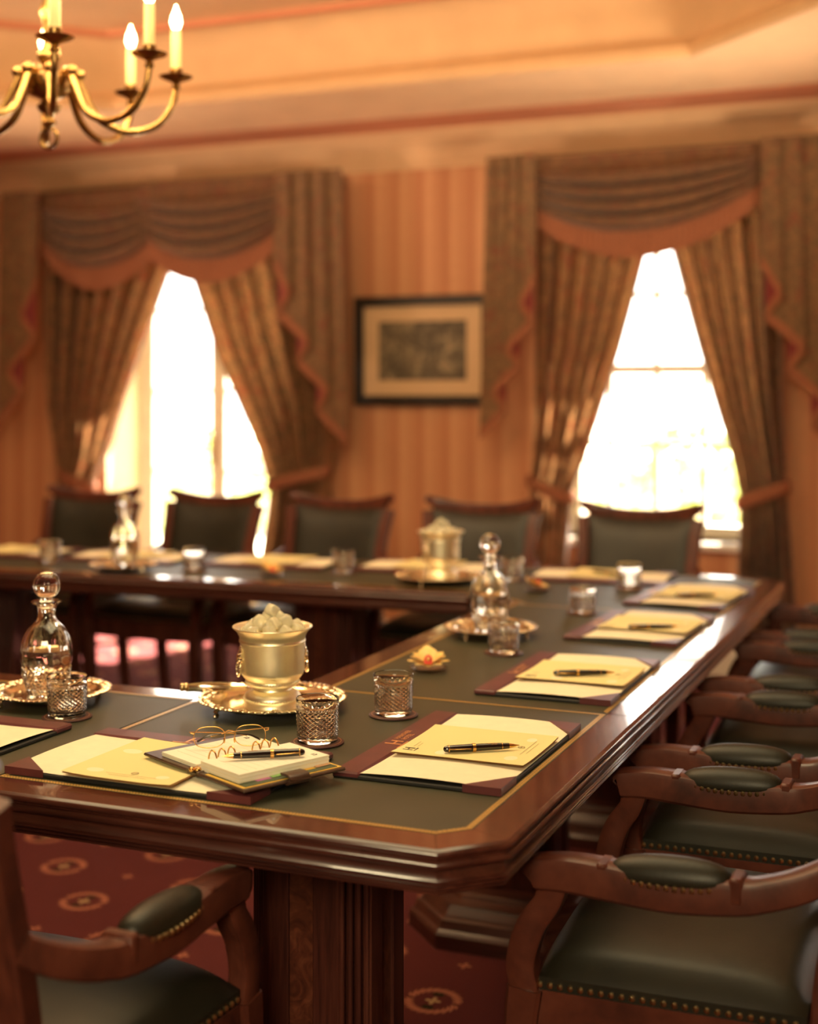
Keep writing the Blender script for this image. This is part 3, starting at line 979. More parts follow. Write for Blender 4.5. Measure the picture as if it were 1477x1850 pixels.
def notepad(label, loc, rz, mono=True):
    """local: x = width .205, y = depth .232"""
    t = thing('notepad', label, 'notepad', loc, rz, 'yellow printed notepads on the folios')
    rd = random.Random(int(loc[0] * 1000) ^ int(loc[1] * 977))
    for k in range(3):
        M = Matrix.Rotation(rd.uniform(-.006, .006), 4, 'Z') @ Matrix.Translation((rd.uniform(-.001, .001), rd.uniform(-.002, .001), 0))
        def sh(u, v, k=k):
            x = lerp(-.1025, .1025, u); y = lerp(-.116, .116, v)
            p = M @ Vector((x, y, .0012 + k * .0012 + .0025 * abs(2 * u - 1) ** 3))
            return p
        b = MB(); b.grid(sh, 10, 8)
        b.obj('sheet', CARDEDGE if k < 2 else NOTE, t)
    z = .0046
    b = MB()
    if mono: b.box(-.078, -.074, .086, .104, z, z + .0002); b.box(-.066, -.062, .086, .104, z, z + .0002); b.box(-.074, -.066, .094, .0965, z, z + .0002); b.box(-.082, -.060, .081, .083, z, z + .0002)
    if mono: b.obj('monogram', INK, t)
    b = MB()
    if mono: b.box(-.052, -.018, .0935, .0942, z, z + .0001); b.box(-.052, -.026, .0865, .0872, z, z + .0001)
    b.box(-.035, .060, -.0905, -.0898, z, z + .0001); b.box(-.025, .046, -.0985, -.0978, z, z + .0001)
    b.obj('printed_lines', INKSOFT, t)
    b = MB(); b.lathe([(.0062, 0), (.0062, .0002), (.0045, .0002), (.0045, 0)], 20, (0.012, -.078, z), False, cap=False); b.box(.0085, .0155, -.0788, -.0772, z, z + .0002)
    b.obj('emblem', INKSOFT, t)
    return t


def pen(label, loc, rz, flip=1):
    """lies along local x, cap at -x, nib at +x; clip to the -y side"""
    t = thing('pen', label, 'pen', loc, rz, 'black and gold pens on the notepads')
    R = Matrix.Rotation(PI / 2, 4, 'Y')
    def L(prof, n=20):
        b = MB(); b.lathe(prof, n, M=R); return b
    r = .0062
    L([(.0001, -.0665), (.0032, -.0655), (.0050, -.0625), (.0058, -.0575), (.0061, -.050), (.0066, -.016), (.0066, -.0105)]).obj('cap', RESIN, t)
    L([(.0063, -.0580), (.0065, -.0578), (.0065, -.0566), (.0063, -.0564)]).obj('cap_ring', GOLD, t)
    L([(.0066, -.0165), (.0071, -.0162), (.0071, -.0128), (.0067, -.0126), (.0071, -.0122), (.0071, -.0110), (.0066, -.0107)]).obj('centre_band', GOLD, t)
    L([(.0062, -.0108), (.0061, .0), (.0056, .030), (.0046, .0475)]).obj('barrel', RESIN, t)
    L([(.0052, .0345), (.0057, .0346), (.0056, .0358), (.0051, .0359)]).obj('barrel_ring', GOLD, t)
    L([(.0042, .0475), (.0030, .055), (.0010, .0625), (.0006, .0655)]).obj('nib_cone', GOLD, t)
    b = MB(); b.tube([(-.057, -.0058 * flip, .001), (-.054, -.0078 * flip, .001), (-.040, -.0082 * flip, .0005), (-.022, -.0076 * flip, 0), (-.0195, -.0068 * flip, 0)], [(.0014, .0010), (.0015, .001), (.0016, .001), (.0020, .0012), (.0012, .0010)], 8)
    b.obj('clip', GOLD, t)
    # engraved lettering, wrapped onto the barrel top
    for body, y0, z0, ang in (('HANOVER', -.0012, .0060, .0), ('HOTEL', -.0047, .0042, .75)):
        if flip > 0:
            text_obj('lettering', body, .0034, GOLDPRINT, t, (.026, y0 + .0010, z0 + .0002), rot=(-ang if False else ang, 0, PI))
        else:
            text_obj('lettering', body, .0034, GOLDPRINT, t, (.008, y0, z0 + .0002), rot=(ang, 0, 0))
    return t


DF = [
    ('nearest burgundy folio on the right arm, whole cream blotter in view', (-.8215, 2.224), PI / 2 * 1.0, 'nearest'),
    ('second burgundy folio along the right arm, beyond the cross seam', (-.8175, 2.882), PI / 2, 'second'),
    ('third burgundy folio along the right arm, level with the middle tumbler', (-.820, 3.560), PI / 2 - .03, 'third'),
    ('fourth burgundy folio, at the far right corner of the table', (-.812, 4.172), PI / 2 - .06, 'fourth'),
]
for (lb, (x, y), rz, nm) in DF:
    folio(lb, (x, y, TZ), rz)
    notepad('yellow notepad on the %s folio of the right arm' % nm, (x + .021 + .0, y, TZ + .0105), rz)
    px_, py_, pr_ = {'nearest': (-.776, 2.185, .60), 'second': (-.782, 2.854, .44), 'third': (-.774, 3.489, .46), 'fourth': (-.777, 4.09, .49)}[nm]
    pen('black pen lying across the notepad of the %s right arm folio' % nm, (px_, py_, TZ + .0218), pr_)
folio('front folio lying under the open ring planner', (-1.237, 1.955, TZ), 0)
notepad('yellow notepad on the front folio, half covered by the ring planner', (-1.248, 1.925, TZ + .0105), -.02, False)
folio('folio at the left edge of the picture beside the near decanter', (-1.768, 1.955, TZ), 0)
bk = [(-1.17, 4.50, 'back run folio in front of the right window, rightmost of five'), (-1.80, 4.505, 'back run folio half hidden behind the far ice bucket'),
      (-2.36, 4.43, 'back run folio behind the far orchid'), (-2.93, 4.37, 'back run folio behind the far decanter'), (-3.46, 4.33, 'back run folio at the left edge of the picture')]
for i, (x, y, lb) in enumerate(bk):
    folio(lb, (x, y, TZ), PI + SL)
    notepad('notepad on the %s' % lb.split(',')[0], (x - .0, y + .02, TZ + .0105), PI + SL)
pen('black pen on the rightmost back run folio before the window', (-1.16, 4.49, TZ + .0205), PI - .5)


# ------------------------------------------------------------------ cut crystal
def diamond_wall(mb, prof, n, rows, dpt, c=(0, 0, 0)):
    """lattice of four-sided pyramids; prof(z01)->(r,z)"""
    V = []; F = []
    NI = 2 * n; NJ = 2 * rows
    for j in range(NJ + 1):
        r, z = prof(j / NJ)
        for i in range(NI):
            odd = (i + j) % 2
            rr = r if (odd and 0 < j < NJ) else r - dpt
            if j in (0, NJ): rr = r - dpt
            t = 2 * PI * i / NI
            V.append((c[0] + rr * cos(t), c[1] + rr * sin(t), c[2] + z))
    for j in range(0, NJ + 1):
        for i in range(NI):
            if (i + j) % 2 == 0: continue
            ctr = j * NI + i; l = j * NI + (i - 1) % NI; r_ = j * NI + (i + 1) % NI
            if j < NJ:
                u = (j + 1) * NI + i; F += [(ctr, r_, u), (ctr, u, l)]
            if j > 0:
                d = (j - 1) * NI + i; F += [(ctr, d, r_), (ctr, l, d)]
    b0 = len(mb.v)
    mb.add(V, F)
    return [b0 + i for i in range(NI)], [b0 + NJ * NI + i for i in range(NI)]


def ring(mb, r, z, n):
    b0 = len(mb.v)
    mb.v += [(r * cos(2 * PI * i / n), r * sin(2 * PI * i / n), z) for i in range(n)]
    return [b0 + i for i in range(n)]


def bridge(mb, a, c_, smooth=True):
    n = len(a)
    for i in range(n):
        j = (i + 1) % n
        mb.f.append((a[i], a[j], c_[j], c_[i])); mb.sm.append(smooth)


def make_tumbler(label):
    t = thing('tumbler', label, 'glass', group='cut crystal tumblers')
    mb = MB(); n = 22
    lo, hi = diamond_wall(mb, lambda u: (lerp(.0368, .0382, u), lerp(.009, .060, u)), n, 7, .0017)
    N2 = 2 * n
    a = ring(mb, .0360, .0015, N2); bridge(mb, a, lo, False)
    a0 = ring(mb, .0335, 0, N2); bridge(mb, a0, a, False)
    mb.f.append(tuple(a0[::-1])); mb.sm.append(False)
    b1 = ring(mb, .0379, .062, N2); bridge(mb, hi, b1)
    b2 = ring(mb, .0384, .0745, N2); bridge(mb, b1, b2)
    b3 = ring(mb, .0378, .0765, N2); bridge(mb, b2, b3)
    b4 = ring(mb, .0366, .0755, N2); bridge(mb, b3, b4)
    b5 = ring(mb, .0345, .0125, N2); bridge(mb, b4, b5)
    b6 = ring(mb, .030, .010, N2); bridge(mb, b5, b6)
    mb.f.append(tuple(b6)); mb.sm.append(False)
    mb.obj('glass_body', CRYSTAL, t, fix=True)
    return t


def make_coaster(label):
    t = thing('coaster', label, 'coaster', group='burgundy leather coasters')
    b = MB(); b.lathe([(.0, 0), (.0455, 0), (.047, .0012), (.047, .0024), (.0455, .0034), (.0, .0034)], 40, cap=False); b.obj('leather_disc', COASTER, t)
    b = MB(); b.lathe([(.0415, .0034), (.0415, .0038), (.0420, .0038), (.0420, .0034)], 40, cap=False); b.obj('tooled_ring', GOLDPRINT, t)
    return t


tpos = [(-1.607, 2.170, 'in front of the near decanter'), (-1.082, 2.182, 'between the near ice bucket and the planner'), (-1.040, 2.424, 'in the middle of the table beside the near orchid'),
        (-1.047, 3.105, 'in front of the middle decanter'), (-1.034, 3.757, 'beside the third folio of the right arm'), (-1.027, 4.285, 'beside the fourth folio at the far corner'),
        (-1.427, 4.319, 'behind the middle decanter'), (-2.025, 4.283, 'between the far orchid and the far ice bucket'), (-2.531, 4.138, 'between the far decanter and the far orchid'),
        (-3.142, 4.14, 'at the far left of the back run')]
tb = make_tumbler('cut crystal tumbler ' + tpos[0][2]); cs = make_coaster('round burgundy coaster under the tumbler ' + tpos[0][2])
for i, (x, y, lb) in enumerate(tpos):
    tt = tb if i == 0 else dup(tb, (0, 0, 0), 0, 'cut crystal tumbler ' + lb)
    tt.location = (x, y, TZ + .0040); tt.rotation_euler = (0, 0, i * .07)
    cc_ = cs if i == 0 else dup(cs, (0, 0, 0), 0, 'round burgundy coaster under the tumbler ' + lb)
    cc_.location = (x, y, TZ + .0003)


def make_tray(label, R):
    t = thing('silver_tray', label, 'tray', group='silver trays with shaped rims')
    n = 96
    def mod(r, th, k):
        if k < 3: return r
        f = abs(sin(th * 6)); return r * (1 - .035 * (1 - f) ** 2 * ((k - 2) / 6))
    pr = [(.0, .0125), (R * .70, .0125), (R * .74, .013), (R * .80, .0185), (R * .88, .0225), (R * .96, .0235), (R, .0245), (R, .0225), (R * .90, .0200), (R * .74, .0105), (0, .0105)]
    b = MB(); b.lathe(pr, n, rmod=mod, cap=False); b.obj('dish', SILVER, t)
    b = MB()
    m_ = 72
    for i in range(m_):
        th = 2 * PI * i / m_; f = abs(sin(th * 6)); rr = R * (1 - .035 * (1 - f) ** 2) * .985
        M = Matrix.Translation((rr * cos(th), rr * sin(th), .0245)) @ Matrix.Rotation(th + .5, 4, 'Z')
        b.ball((0, 0, 0), (.0068, .0040, .0028), 8, 5, M)
        if i % 6 == 0:
            for dd in (-.028, 0, .028):
                M = Matrix.Translation((rr * .955 * cos(th + dd), rr * .955 * sin(th + dd), .0248)) @ Matrix.Rotation(th, 4, 'Z')
                b.ball((0, 0, 0), (.0105, .0034, .0030), 8, 5, M)
        else:
            M = Matrix.Translation((rr * .90 * cos(th), rr * .90 * sin(th), .0225)) @ Matrix.Rotation(th + (.6 if i % 2 else -.6), 4, 'Z')
            b.ball((0, 0, 0), (.0075, .0032, .0022), 8, 5, M)
    b.obj('gadroon_rim', SILVER, t)
    for k in range(4):
        th = PI / 4 + k * PI / 2 + .32
        b = MB(); rx = R * .86
        pts = spline([(rx * cos(th), rx * sin(th), .0205), ((rx + .010) * cos(th), (rx + .010) * sin(th), .012), ((rx + .004) * cos(th), (rx + .004) * sin(th), .005), ((rx + .011) * cos(th), (rx + .011) * sin(th), .0035)], 4)
        b.tube(pts, [lerp(.0045, .0032, i / (len(pts) - 1)) for i in range(len(pts))], 8)
        b.ball(((rx + .010) * cos(th), (rx + .010) * sin(th), .0043), .0042, 8, 6)
        b.obj('foot', SILVER, t)
    return t


TRAYH = .0128
tr1 = make_tray('large silver tray under the near ice bucket', .143); tr1.location = (-1.280, 2.385, TZ)
tr2 = make_tray('silver tray under the near decanter', .116); tr2.location = (-1.722, 2.275, TZ)
dup(tr2, (-1.154, 3.318, TZ), .2, 'silver tray under the middle decanter')
dup(tr2, (-2.765, 4.055, TZ), .1, 'silver tray under the far decanter')
dup(tr1, (-1.640, 4.200, TZ), .4, 'large silver tray under the far ice bucket')


def make_decanter(label):
    t = thing('decanter', label, 'decanter', group='cut crystal decanters')
    mb = MB(); n = 20; N2 = 40
    body = [(0, .0385), (.12, .0415), (.35, .0478), (.55, .0500)]
    lo, hi = diamond_wall(mb, lambda u: (interp([(0, .0375), (.3, .043), (.65, .0478), (1, .0500)], u), lerp(.012, .068, u)), n, 5, .0026)
    a = ring(mb, .0375, .008, N2); bridge(mb, a, lo, False)
    a1 = ring(mb, .0390, .003, N2); bridge(mb, a1, a, False)
    a0 = ring(mb, .0370, 0, N2); bridge(mb, a0, a1, False)
    mb.f.append(tuple(a0[::-1])); mb.sm.append(False)
    prev = hi
    # fluted shoulder: alternate radius
    for r, z, k in ((.0498, .078, .0012), (.0492, .096, .0013), (.0470, .114, .0012), (.0425, .129, .0010), (.0350, .141, .0007), (.0265, .149, .0004), (.0200, .156, .0), (.0172, .165, 0), (.0170, .176, 0), (.0182, .183, 0), (.0225, .1875, 0), (.0285, .190, 0), (.0300, .1925, 0), (.0285, .195, 0), (.0215, .1955, 0), (.0150, .194, 0), (.0128, .186, 0), (.0124, .166, 0), (.0160, .154, 0), (.0240, .147, 0), (.0335, .137, 0), (.0405, .124, 0), (.0445, .108, 0), (.0460, .088, 0), (.0450, .064, 0), (.0410, .040, 0), (.0350, .020, 0), (.028, .0145, 0)):
        b0 = len(mb.v)
        mb.v += [((r - (k if i % 4 in (1, 2) else 0) + (k if i % 4 == 0 else 0)) * cos(2 * PI * i / N2), (r - (k if i % 4 in (1, 2) else 0)) * sin(2 * PI * i / N2), z) for i in range(N2)]
        cur = [b0 + i for i in range(N2)]; bridge(mb, prev, cur, True); prev = cur
    mb.f.append(tuple(prev)); mb.sm.append(False)
    mb.obj('glass_body', CRYSTAL, t, fix=True)
    b = MB(); b.lathe([(.0, .0143), (.0282, .0143), (.0352, .0198), (.0412, .0398), (.0452, .0638), (.0462, .0878), (.0455, .0985), (.0445, .1000), (0, .1000)], 40, cap=False); b.obj('water', WATER, t, fix=True)
    b = MB()
    prof = [(.0001, .172), (.0095, .172), (.0120, .192), (.0125, .1975), (.0108, .2005)]
    prof += [(.0268 * sin(PI * (1 - k / 14)), .2255 - .0268 * cos(PI * k / 14)) for k in range(2, 15)]
    prof[-1] = (.0001, prof[-1][1])
    def fl(r, th, k):
        return r * (1 - (.045 * (1 - abs(sin(th * 7))) if 5 <= k < 16 else 0))
    b.lathe(prof, 56, rmod=fl, cap=False); b.obj('stopper', CRYSTAL, t, fix=True)
    return t


dc = make_decanter('water decanter with ball stopper at the left front of the table')
dc.location = (-1.706, 2.238, TZ + TRAYH)
dup(dc, (-1.143, 3.280, TZ + TRAYH), .4, 'water decanter with ball stopper in the middle of the right arm')
dup(dc, (-2.764, 4.062, TZ + TRAYH), .9, 'water decanter with ball stopper on the back run at the left')


def make_bucket(label):
    t = thing('ice_bucket', label, 'ice bucket', group='silver urn shaped ice buckets')
    prof = [(.0, 0), (.0520, 0), (.0540, .002), (.0545, .006), (.0520, .010), (.0525, .013), (.0550, .017), (.0550, .021), (.0515, .027), (.0440, .032), (.0375, .035), (.0365, .038), (.0400, .0405), (.0470, .043), (.0500, .046), (.0510, .050), (.0500, .0535),
            (.0555, .060), (.0600, .066), (.0610, .072), (.0612, .090), (.0618, .115), (.0624, .126), (.0640, .1275), (.0640, .1305), (.0628, .132), (.0640, .138), (.0680, .146), (.0745, .1525), (.0770, .1545), (.0768, .1565), (.0735, .1560), (.0660, .149), (.0610, .138), (.0590, .12), (.0570, .07), (.045, .060), (0, .058)]
    b = MB(); b.lathe(prof, 64, cap=False); b.obj('urn', SATIN, t)
    b = MB()
    for rr, zz, k, r0 in ((.0512, .0505, 60, .0021), (.0550, .019, 64, .0018)):
        for i in range(k):
            th = 2 * PI * i / k; b.ball((rr * cos(th), rr * sin(th), zz), r0, 6, 4)
    b.obj('bead_band', SATIN, t, kind='stuff')
    for th in (3.90, 3.90 + PI):
        b = MB(); M = Matrix.Rotation(th, 4, 'Z')
        x = .0625
        for (dx, dy, dz, r) in ((0, 0, .108, .0085), (.003, 0, .100, .0085), (.005, 0, .095, .006), (.002, .007, .104, .0055), (.002, -.007, .104, .0055), (0, .008, .096, .0055), (0, -.008, .096, .0055), (0, 0, .117, .0055), (0, .005, .114, .004), (0, -.005, .114, .004), (.003, 0, .088, .005)):
            b.ball((x + dx, dy, dz), (r * .7, r, r), 8, 6, M)
        msk = b.obj('lion_mask', SILVER, t)
        b = MB(); pts = [M @ Vector((x + .0045 - .001 * cos(a), .0125 * sin(a), .080 + .0155 * cos(a))) for a in [2 * PI * k / 24 for k in range(24)]]
        b.tube(pts, .0024, 8, closed=True, up=tuple(M @ Vector((1, 0, 0)))); b.obj('ring_handle', SILVER, msk)
    return t


def ice_pile(c, n, label, grp, seed):
    rd = random.Random(seed)
    first = None
    pos = []
    for k in range(n):
        if k < 9: a = 2 * PI * k / 9 + .2; r = .049; z = .151
        elif k < 15: a = 2 * PI * k / 6; r = .028; z = .163
        else: a = 2 * PI * k / 3 + .5; r = .012; z = .174
        if k == n - 1: r = 0; z = .183
        pos.append((r * cos(a), r * sin(a), z + rd.uniform(-.003, .003)))
    me = None; done = []
    for p in pos:
        if me is None:
            b = MB()
            def rc(u, v):
                th = 2 * PI * u; ph = PI * v
                x, y, z = sin(ph) * cos(th), sin(ph) * sin(th), -cos(ph)
                k = (abs(x) ** 4.5 + abs(y) ** 4.5 + abs(z) ** 4.5) ** (-1 / 4.5)
                return (x * k * .0118, y * k * .0118, z * k * .0108)
            b.grid(rc, 18, 12, flip=False)
            o = b.obj('ice_cube', ICE, fix=True); me = o.data
        else:
            o = bpy.data.objects.new('ice_cube', me); COL.objects.link(o)
        s_ = rd.uniform(.92, 1.12); o.scale = (s_, s_, s_)
        o.location = (c[0] + p[0], c[1] + p[1], c[2] + p[2]); o.rotation_euler = (rd.uniform(0, 3), rd.uniform(0, 3), rd.uniform(0, 3))
        lay = 'lying against the rim' if len(done) < 9 else ('in the middle layer' if len(done) < 15 else 'near the top of the heap')
        if len(done) == n - 1: lay = 'topmost of the heap'
        done.append(o)
        tag(o, label % lay, 'ice cube', grp)


bk1 = make_bucket('silver ice bucket heaped with ice at the near corner'); bk1.location = (-1.262, 2.350, TZ + TRAYH)
dup(bk1, (-1.630, 4.190, TZ + TRAYH), .3, 'silver ice bucket heaped with ice on the back run')
ice_pile((-1.262, 2.350, TZ + TRAYH), 18, 'clear ice cube %s in the near silver ice bucket', 'ice cubes in the near bucket', 3)
ice_pile((-1.630, 4.190, TZ + TRAYH), 18, 'clear ice cube %s in the far silver ice bucket', 'ice cubes in the far bucket', 4)

# ice tongs on the near tray
t = thing('ice_tongs', 'silver ice tongs lying on the tray left of the ice bucket', 'tongs', (-1.405, 2.385, TZ + .0275), .62)
for s_ in (-1, 1):
    b = MB(); pts = spline([(-.062, s_ * .004, .006), (-.03, s_ * .014, .007), (.02, s_ * .018, .005), (.055, s_ * .012, .002)], 6)
    b.tube(pts, [(.0012, lerp(.007, .0045, k / (len(pts) - 1))) for k in range(len(pts))], 8); arm = b.obj('tong_arm', SILVER, t)
    b = MB()
    for k in range(4): b.tube([(.052, s_ * .012, .001), (.066, s_ * .012 + (k - 1.5) * .003, -.001), (.071, s_ * .008 + (k - 1.5) * .003, .001)], .0013, 6)
    b.obj('claw', SILVER, arm)
b = MB(); b.lathe([(.007, -.008), (.0085, -.006), (.0085, -.002), (.0075, 0), (.0085, .002), (.0085, .006), (.007, .008)], 16, M=Matrix.Translation((-.065, 0, .008)) @ Matrix.Rotation(PI / 2, 4, 'Y')); b.obj('bow', NAIL, t)


# ------------------------------------------------------------------ orchids on glass dishes
def make_orchid(label):
    t = thing('orchid', label, 'flower', group='yellow orchids on small dishes')
    specs = [(-.2, .050, .30, .014), (.7, .048, .75, .016), (1.35, .046, 1.05, .015), (2.0, .048, .95, .016), (2.6, .046, .75, .015), (3.4, .050, .30, .014), (4.1, .044, .18, .015), (4.75, .038, .08, .014), (5.4, .044, .18, .015), (.3, .044, .60, .014), (3.0, .044, .60, .014), (1.7, .050, 1.25, .015)]
    for a, ln, el, w in specs:
        b = MB()
        def pt(u, v, a=a, ln=ln, el=el, w=w):
            s_ = (u - .5) * 2; q = v
            ww = w * sin(PI * min(1, q * .92 + .08)) ** .7 + .001
            r = q * ln; e = el * (1 - .35 * q)
            x = r * cos(e); z = r * sin(e) + .004 * s_ * s_ * (1 - q)
            return (x * cos(a) - s_ * ww * sin(a), x * sin(a) + s_ * ww * cos(a), .012 + z)
        b.grid(pt, 6, 8); b.obj('petal', PETAL, t)
    b = MB(); b.ball((0, -.006, .022), (.0095, .008, .012), 12, 8); b.ball((.004, -.012, .017), (.006, .006, .005), 8, 6); b.ball((-.004, -.012, .017), (.006, .006, .005), 8, 6); lip = b.obj('lip', LIP, t)
    b = MB(); b.ball((0, -.014, .026), (.0035, .003, .004), 8, 6); b.obj('column', PETAL, lip)
    return t


def make_dish(label):
    t = thing('glass_dish', label, 'dish', group='small glass dishes under the orchids')
    b = MB(); b.lathe([(.0, 0), (.020, 0), (.034, .004), (.041, .0075), (.042, .0085), (.0405, .0085), (.033, .0055), (.019, .0025), (0, .0025)], 40, cap=False); b.obj('dish_body', CRYSTAL, t, fix=True)
    return t


oc = make_orchid('yellow orchid with a red heart in the middle of the right arm'); ds = make_dish('small glass dish under the orchid on the right arm')
oc.location = (-1.136, 2.845, TZ + .003); ds.location = (-1.136, 2.845, TZ + .0003); oc.rotation_euler = (0, 0, .35)
for x, y, rz, lb in ((-2.219, 4.124, 1.2, 'on the back run near the far decanter'), (-1.281, 4.114, 2.0, 'on the far right corner of the table')):
    dup(oc, (x, y, TZ + .003), rz, 'yellow orchid ' + lb); dup(ds, (x, y, TZ + .0003), 0, 'small glass dish under the orchid ' + lb)

# ------------------------------------------------------------------ ring planner
t = thing('ring_planner', 'open brown leather ring planner lying across the front folio', 'planner', (-1.101, 1.954, TZ + .0185), math.radians(64) - PI / 2)
# local x along the v direction (width), y along the page height
b = MB(); b.box(-.150, -.012, -.098, .098, 0, .005, .002); b.obj('cover', BROWNL, t)
b = MB(); b.box(.012, .142, -.098, .098, 0, .005, .002); b.obj('cover', BROWNL, t)
b = MB(); b.tube([(-.014, y, .003) for y in (-.098, .098)], .004, 10); b.tube([(.014, y, .003) for y in (-.098, .098)], .004, 10); b.box(-.014, .014, -.098, .098, -.001, .003); b.obj('spine', BROWNL, t)
for x0_, x1_, z0_, n_, nm in ((-.110, -.006, .0055, 4, 'left'), (.006, .112, .0055, 9, 'right')):
    for k in range(n_):
        b = MB(); j = random.uniform(-.001, .001)
        def pg(u, v, z=z0_ + k * .0017, j=j, a=x0_, c_=x1_):
            x = lerp(a, c_, u); edge = (u if a < 0 else 1 - u)
            return (x + j, lerp(-.0865, .0865, v), z - .0015 * edge ** 3 if False else z + .001 * (1 - edge) * 0)
        b.prism([(x0_ + j, -.0865), (x1_ + j, -.0865), (x1_ + j, .0865), (x0_ + j, .0865)], z0_ + k * .0017, z0_ + k * .0017 + .0014); b.obj('page', PAGE if k % 3 != 1 else PAPER, t)
ZP = .0055 + 9 * .0017
TABC = [(.55, .18, .16), (.62, .20, .45), (.35, .60, .20), (.45, .38, .62), (.85, .50, .06), (.72, .40, .22)]
for k, cc_ in enumerate(TABC):
    mt = plain('divider_tab_colour', cc_, .6)
    b = MB(); y0_ = -.086 + k * .0285; b.box(.100, .119, y0_, y0_ + .027, .0040 + .0016 * (k % 3), .0052 + .0016 * (k % 3)); b.obj('divider_tab', mt, t)
YCARD = plain('yellow_card', (.72, .45, .07), .6); GCARD = plain('green_card', (.06, .08, .035), .6)
b = MB(); b.box(.030, .134, -.094, -.010, .005, .0056); b.obj('pocket_card', YCARD, t)
b = MB(); b.box(.030, .131, -.088, .088, .0056, .0066); b.obj('pocket_card', GCARD, t)
b = MB(); b.box(.100, .134, .030, .094, .005, .0056); b.obj('pocket_card', YCARD, t)
b = MB()
for k in range(6):
    y_ = (-.060, -.042, -.024, .024, .042, .060)[k]
    b = MB(); pts = [(-.0125 * cos(a), y_, .012 + .019 * sin(a)) for a in [PI * i / 12 for i in range(13)]]
    b.tube(pts, .0013, 8, up=(0, 1, 0)); b.obj('ring', GOLD, t)
b = MB(); b.box(-.008, .008, -.096, -.083, .004, .010, .002); b.ball((0, -.100, .008), (.005, .004, .004), 8, 6); b.obj('ring_clip', GOLD, t)
# clasp strap folded over the right cover
b = MB()
pts = [(.125, 0, .012), (.143, 0, .0125), (.1495, 0, .007), (.146, 0, .0005), (.128, 0, -.0005)]
b.tube(spline(pts, 4), [(.019, .0018)] * 17, sect=[(1, 1), (-1, 1), (-1, -1), (1, -1)], smooth=False, up=(0, 0.01, 1)); b.obj('clasp_strap', BROWNL, t)
text_obj('page_number', '12', .0115, INK, t, (-.100, .066, .0055 + 4 * .0017 + .0001))
text_obj('page_number', '13', .0115, INK, t, (.088, .066, ZP + .0001))
b = MB()
for k in range(9):
    y_ = .056 - k * .015; b.box(-.100, -.020, y_, y_ + .0003, .0121, .0123); b.box(.022, .104, y_, y_ + .0003, ZP, ZP + .0001)
b.obj('ruled_lines', RULE, t, kind='stuff')
pen('black and gold pen lying on the open ring planner', (-1.048, 1.921, TZ + .0185 + ZP + .0074), 0, -1).rotation_euler = (0, 0, PI + .60)

# ------------------------------------------------------------------ eyeglasses
t = thing('eyeglasses', 'folded gold rimmed eyeglasses resting on the open ring planner', 'eyeglasses', (-1.146, 1.986, TZ + .0185 + .0130), .60)
for s_ in (-1, 1):
    cx = s_ * .0335
    def rim(a, cx=cx, s_=s_):
        x, z = cos(a), sin(a)
        k = (abs(x) ** 2.6 + abs(z) ** 2.6) ** (-1 / 2.6)
        return Vector((cx + .0255 * x * k, .003 * z + .0015 * abs(x), .0185 + .0170 * z * k + (.001 if z < 0 else 0)))
    pts = [rim(2 * PI * k / 36) for k in range(36)]
    b = MB(); b.tube(pts, .0007, 6, closed=True, up=(0, 1, 0)); rm = b.obj('rim', GOLD, t)
    b = MB(); b.add([Vector((cx, .001, .0185))] + pts, [(0, 1 + k, 1 + (k + 1) % 36) for k in range(36)]); b.obj('lens', THIN, rm)
    b = MB(); b.tube([(s_ * .009, .001, .020), (s_ * .0075, .005, .016), (s_ * .0085, .008, .011)], .0006, 6); b.ball((s_ * .0085, .009, .0105), (.0018, .0028, .0050), 8, 6); b.obj('nose_pad', GOLD, t)
    b = MB(); b.tube([(s_ * .059, 0, .026), (s_ * .0635, .001, .027), (s_ * .0640, .005, .027)], .0013, 6); b.obj('hinge', GOLD, t)
    b = MB(); yy = .008 if s_ < 0 else .013
    b.tube(spline([(s_ * .0640, .004, .027), (s_ * .060, yy, .027), (s_ * .0, yy + .010, .020), (-s_ * .030, yy + .012, .014)], 5), .0008, 6); tm = b.obj('temple', GOLD, t)
    b = MB(); b.tube(spline([(-s_ * .012, yy + .011, .018), (-s_ * .034, yy + .012, .015), (-s_ * .052, yy + .014, .006)], 5), [(.0012 + .0006 * k / 10) for k in range(11)], 8); b.obj('temple_tip', DARKTIP, tm)
b = MB(); b.tube(spline([(-.0085, .001, .0255), (-.004, .0, .0285), (.004, 0, .0285), (.0085, .001, .0255)], 5), .0010, 6); b.obj('bridge', GOLD, t)

# ------------------------------------------------------------------ picture on the back wall
t = thing('framed_picture', 'black framed dark engraving in a cream mat between the windows', 'picture', (-2.742, WY - .028, 1.607))
w_, h_ = .392, .292; fw = .054
for (pl, nm) in ((([-w_, h_], [w_, h_], [w_ - fw, h_ - fw], [-w_ + fw, h_ - fw]), 'top'), (([-w_, -h_], [-w_ + fw, -h_ + fw], [w_ - fw, -h_ + fw], [w_, -h_]), 'b'),
                 (([-w_, -h_], [-w_, h_], [-w_ + fw, h_ - fw], [-w_ + fw, -h_ + fw]), 'l'), (([w_, -h_], [w_ - fw, -h_ + fw], [w_ - fw, h_ - fw], [w_, h_]), 'r')):
    b = MB(); n = 4
    b.add([(x, -.012, z) for x, z in pl] + [(x, .026, z) for x, z in pl], [(3, 2, 1, 0), (4, 5, 6, 7)] + [(i, (i + 1) % 4, 4 + (i + 1) % 4, 4 + i) for i in range(4)]); b.obj('frame_bar', FRAMEB, t)
b = MB(); b.box(-w_ + fw, w_ - fw, .004, .010, -h_ + fw, h_ - fw); b.obj('mat_board', MATB, t)
b = MB(); b.box(-.252, .252, .0025, .0038, -.158, .158); b.obj('engraving', ENGR, t)


